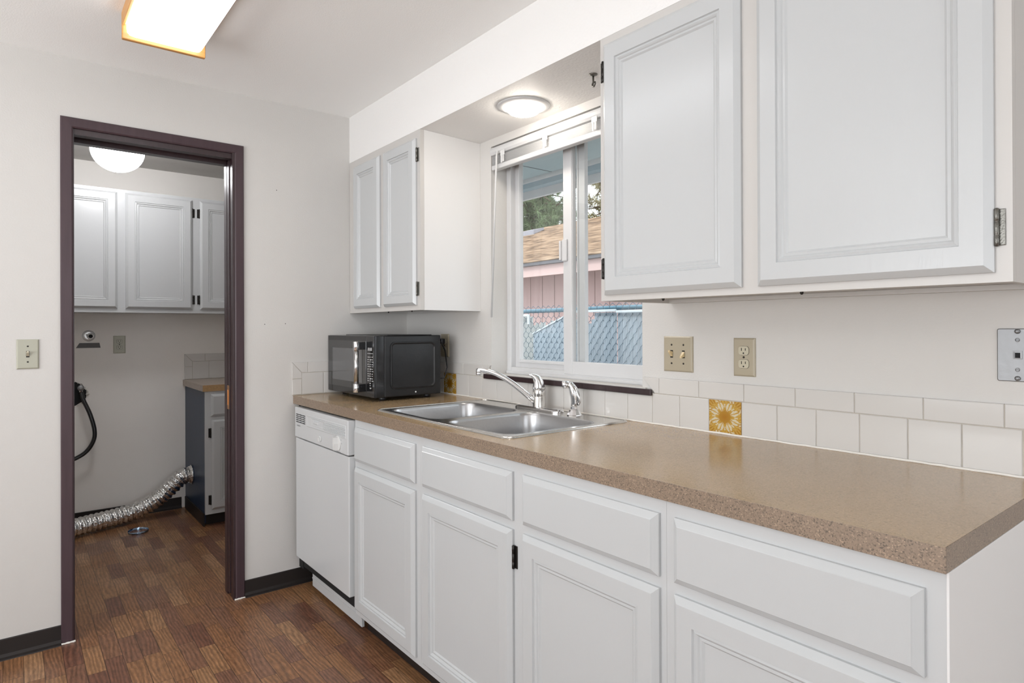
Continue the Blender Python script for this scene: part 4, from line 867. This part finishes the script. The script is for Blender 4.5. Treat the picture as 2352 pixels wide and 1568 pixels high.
def ribbed(x0, x1, z0, ztop, y, material):
    g = G(); n = max(1, int((x1-x0)/0.0357)); w_ = (x1-x0)/n
    for i in range(n):
        a = x0+i*w_; zt_ = ztop(a) if callable(ztop) else ztop
        pr = [(0.002, 0.006), (0.006, 0.0), (0.010, 0.0), (0.0115, 0.005), (0.0145, 0.005), (0.016, 0.0), (0.020, 0.0), (0.0215, 0.005), (0.0245, 0.005), (0.026, 0.0), (0.030, 0.0), (w_-0.002, 0.006), (w_-0.002, 0.009), (0.002, 0.009)]
        g.loft([[Vector((a+u, y+d, z)) for u, d in pr] for z in (z0, zt_)])
    return g.make('privacy_slats', material, fn)
rnd = random.Random(3)
ribbed(-2.86, -1.035, ZF+0.02, lambda x: 1.345 if x < -1.51 else 1.245+0.07*rnd.random(), YW+0.030, 'slat')
ribbed(-1.030, -0.42, ZF+0.02, lambda x: 1.362 if x > -0.70 else 1.27+0.05*rnd.random(), YW+0.006, 'slat_blue')
ribbed(-0.412, 0.70, ZF+0.02, 1.362, YW+0.006, 'slat_blue')
g = G(); g.box(-1.72, -1.505, YW-0.028, YW-0.010, 1.345, 1.366, 0.003); g.box(-1.514, -1.490, YW-0.028, YW-0.010, 1.27, 1.362, 0.003); g.make('slat_cap', 'cap', fn)
g = G(); g.box(-0.93, -0.405, YW-0.028, YW-0.010, 1.366, 1.386, 0.003); g.make('slat_cap', 'cap', fn)
g = G(); g.box(-0.398, 0.70, YW-0.028, YW-0.010, 1.356, 1.376, 0.003); g.make('slat_cap', 'cap', fn)
tri = lambda x: 1.182+(x+1.475)*(1.345-1.182)/(1.475-1.02)
g = G(); x = -1.475
while x < -1.04:
    g.loft([[Vector((x+u, YW+d, z)) for u, d in ((0, 0.016), (0.010, 0.011), (0.020, 0.016), (0.020, 0.018), (0, 0.018))] for z in (0.2, tri(x))]); x += 0.0205
g.make('sloping_panel', 'slat_blue', fn)['label'] = 'bluish ribbed sheet with a sloping top edge'
g = G(); g.loft([[Vector((x, YW+y, tri(x)+z)) for y, z in ((0.006, -0.007), (0.019, -0.007), (0.019, 0.007), (0.006, 0.007))] for x in (-1.478, -1.035)]); g.make('slat_cap', 'cap', fn)

# neighbour house
nh = thing('neighbour_house', 'neighbouring house with pink brown siding and brown shingle roof behind the fence', 'house', (-2, 5.3, ZF))
ZE = 2.235; YE = 4.70
g = G(); g.box(-16, 5, 5.30, 5.42, ZF, ZE+0.05)
g.make('siding', 'siding', nh)
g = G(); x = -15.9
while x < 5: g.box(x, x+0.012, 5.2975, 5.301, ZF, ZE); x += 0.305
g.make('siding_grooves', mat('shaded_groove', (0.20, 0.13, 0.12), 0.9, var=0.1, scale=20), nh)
g = G(); g.box(-16, 5, 4.73, 4.77, 2.04, 2.215, 0.004); g.make('fascia', 'fascia', nh)
g = G(); g.box(-16, 5, 4.77, 5.30, 2.10, 2.115); g.make('soffit', 'siding', nh)
g = G(); g.box(-16.02, 5.02, 4.66, 4.73, 2.205, 2.262, 0.006); g.make('drip_edge', 'gutter', nh)
g = G(); slope = (3.56-2.262)/(8.0-4.64); n = 27; prr = [(4.64, 2.262)]
for i in range(n):
    ya = 4.64+(8.0-4.64)*i/n; yb = 4.64+(8.0-4.64)*(i+1)/n; z0_ = 2.262+slope*(ya-4.64); z1_ = 2.262+slope*(yb-4.64)
    prr += [(ya, z0_+0.030), (yb, z1_+0.004)]
prr += [(8.0, 3.5), (11.0, 2.30), (11.0, 2.2), (4.70, 2.24)]
g.loft([[Vector((x, y, z)) for y, z in prr] for x in (-16.2, 5.2)]); g.make('shingle_roof', 'shingle', nh)
g = G(); g.loft([[Vector(p) for p in ((-7.86, 7.2, 3.27), (-7.36, 7.2, 3.27), (-7.36, 7.5, 3.40), (-7.86, 7.5, 3.40))], [Vector(p) for p in ((-7.86, 7.2, 3.37), (-7.36, 7.2, 3.37), (-7.36, 7.5, 3.45), (-7.86, 7.5, 3.45))]]); g.make('roof_vent', 'roofvent', nh)

# pine trees
def pine(loc, h, spread_, n, label, nm, seed, zlow):
    R = random.Random(seed); t = thing('pine_tree', label, 'tree', loc)
    g = G(); b = Vector(loc); g.tube([b, b+Vector((0.1, 0, h*0.5)), b+Vector((0.0, 0.1, h))], [0.28, 0.2, 0.05], 10)
    tips = []
    for k in range(n):
        z = zlow+(h-zlow)*R.random()**1.1; an = R.random()*2*pi; ln = spread_*(1-0.55*(z-zlow)/(h-zlow))*(0.55+0.45*R.random())
        p0 = b+Vector((0, 0, z-0.3)); p1 = p0+Vector((cos(an)*ln*0.5, sin(an)*ln*0.5, 0.10*R.uniform(-1, 2))); p2 = p0+Vector((cos(an)*ln, sin(an)*ln, R.uniform(-0.5, 0.5)))
        g.tube([p0, p1, p2], [0.045, 0.028, 0.012], 5)
        for q in range(7):
            s_ = 0.35+0.65*R.random(); c = p0.lerp(p2, s_)+Vector((R.gauss(0, .22), R.gauss(0, .22), R.gauss(0, .16))); d = (p2-p0).normalized()+Vector((R.gauss(0, .5), R.gauss(0, .5), R.gauss(0.2, .5))); tips.append((c, d.normalized()))
            if q < 3: g.tube([p0.lerp(p2, s_*0.8), c], [0.012, 0.006], 4)
    g.make('trunk_and_limbs', 'bark', t)
    vs = []; fs = []; org = Vector(loc)
    for c, d in tips:
        a = d.orthogonal().normalized(); b_ = d.cross(a)
        for q in range(40):
            an = R.random()*2*pi; sp = 0.25+0.95*R.random(); dr = (d*R.uniform(0.1, 1)+(a*cos(an)+b_*sin(an))*sp).normalized(); ln = 0.22+0.18*R.random(); s0 = c-org+d*R.uniform(-0.12, 0.12)
            sd = dr.orthogonal().normalized()*0.011; sd.rotate(Matrix.Rotation(R.random()*6.28, 3, dr)); k = len(vs); vs += [s0-sd, s0+sd, s0+dr*ln]; fs.append((k, k+1, k+2))
    me = bpy.data.meshes.new('needles'); me.from_pydata([tuple(v) for v in vs], [], fs); me.materials.append(M[nm]); o = bpy.data.objects.new('needles', me); COL.objects.link(o); o.parent = t; o['_o'] = tuple(org); o['kind'] = 'stuff'
pine((-16.9, 15.4, ZF), 9.5, 2.8, 300, 'green pine tree beyond the brown roof in the left pane', 'needle', 5, 2.0)
pine((-11.2, 14.8, ZF), 9.8, 2.1, 280, 'olive brown pine tree beyond the roof in the right pane', 'needle2', 9, 2.0)
for o in bpy.data.objects:
    if '_o' in o: del o['_o']
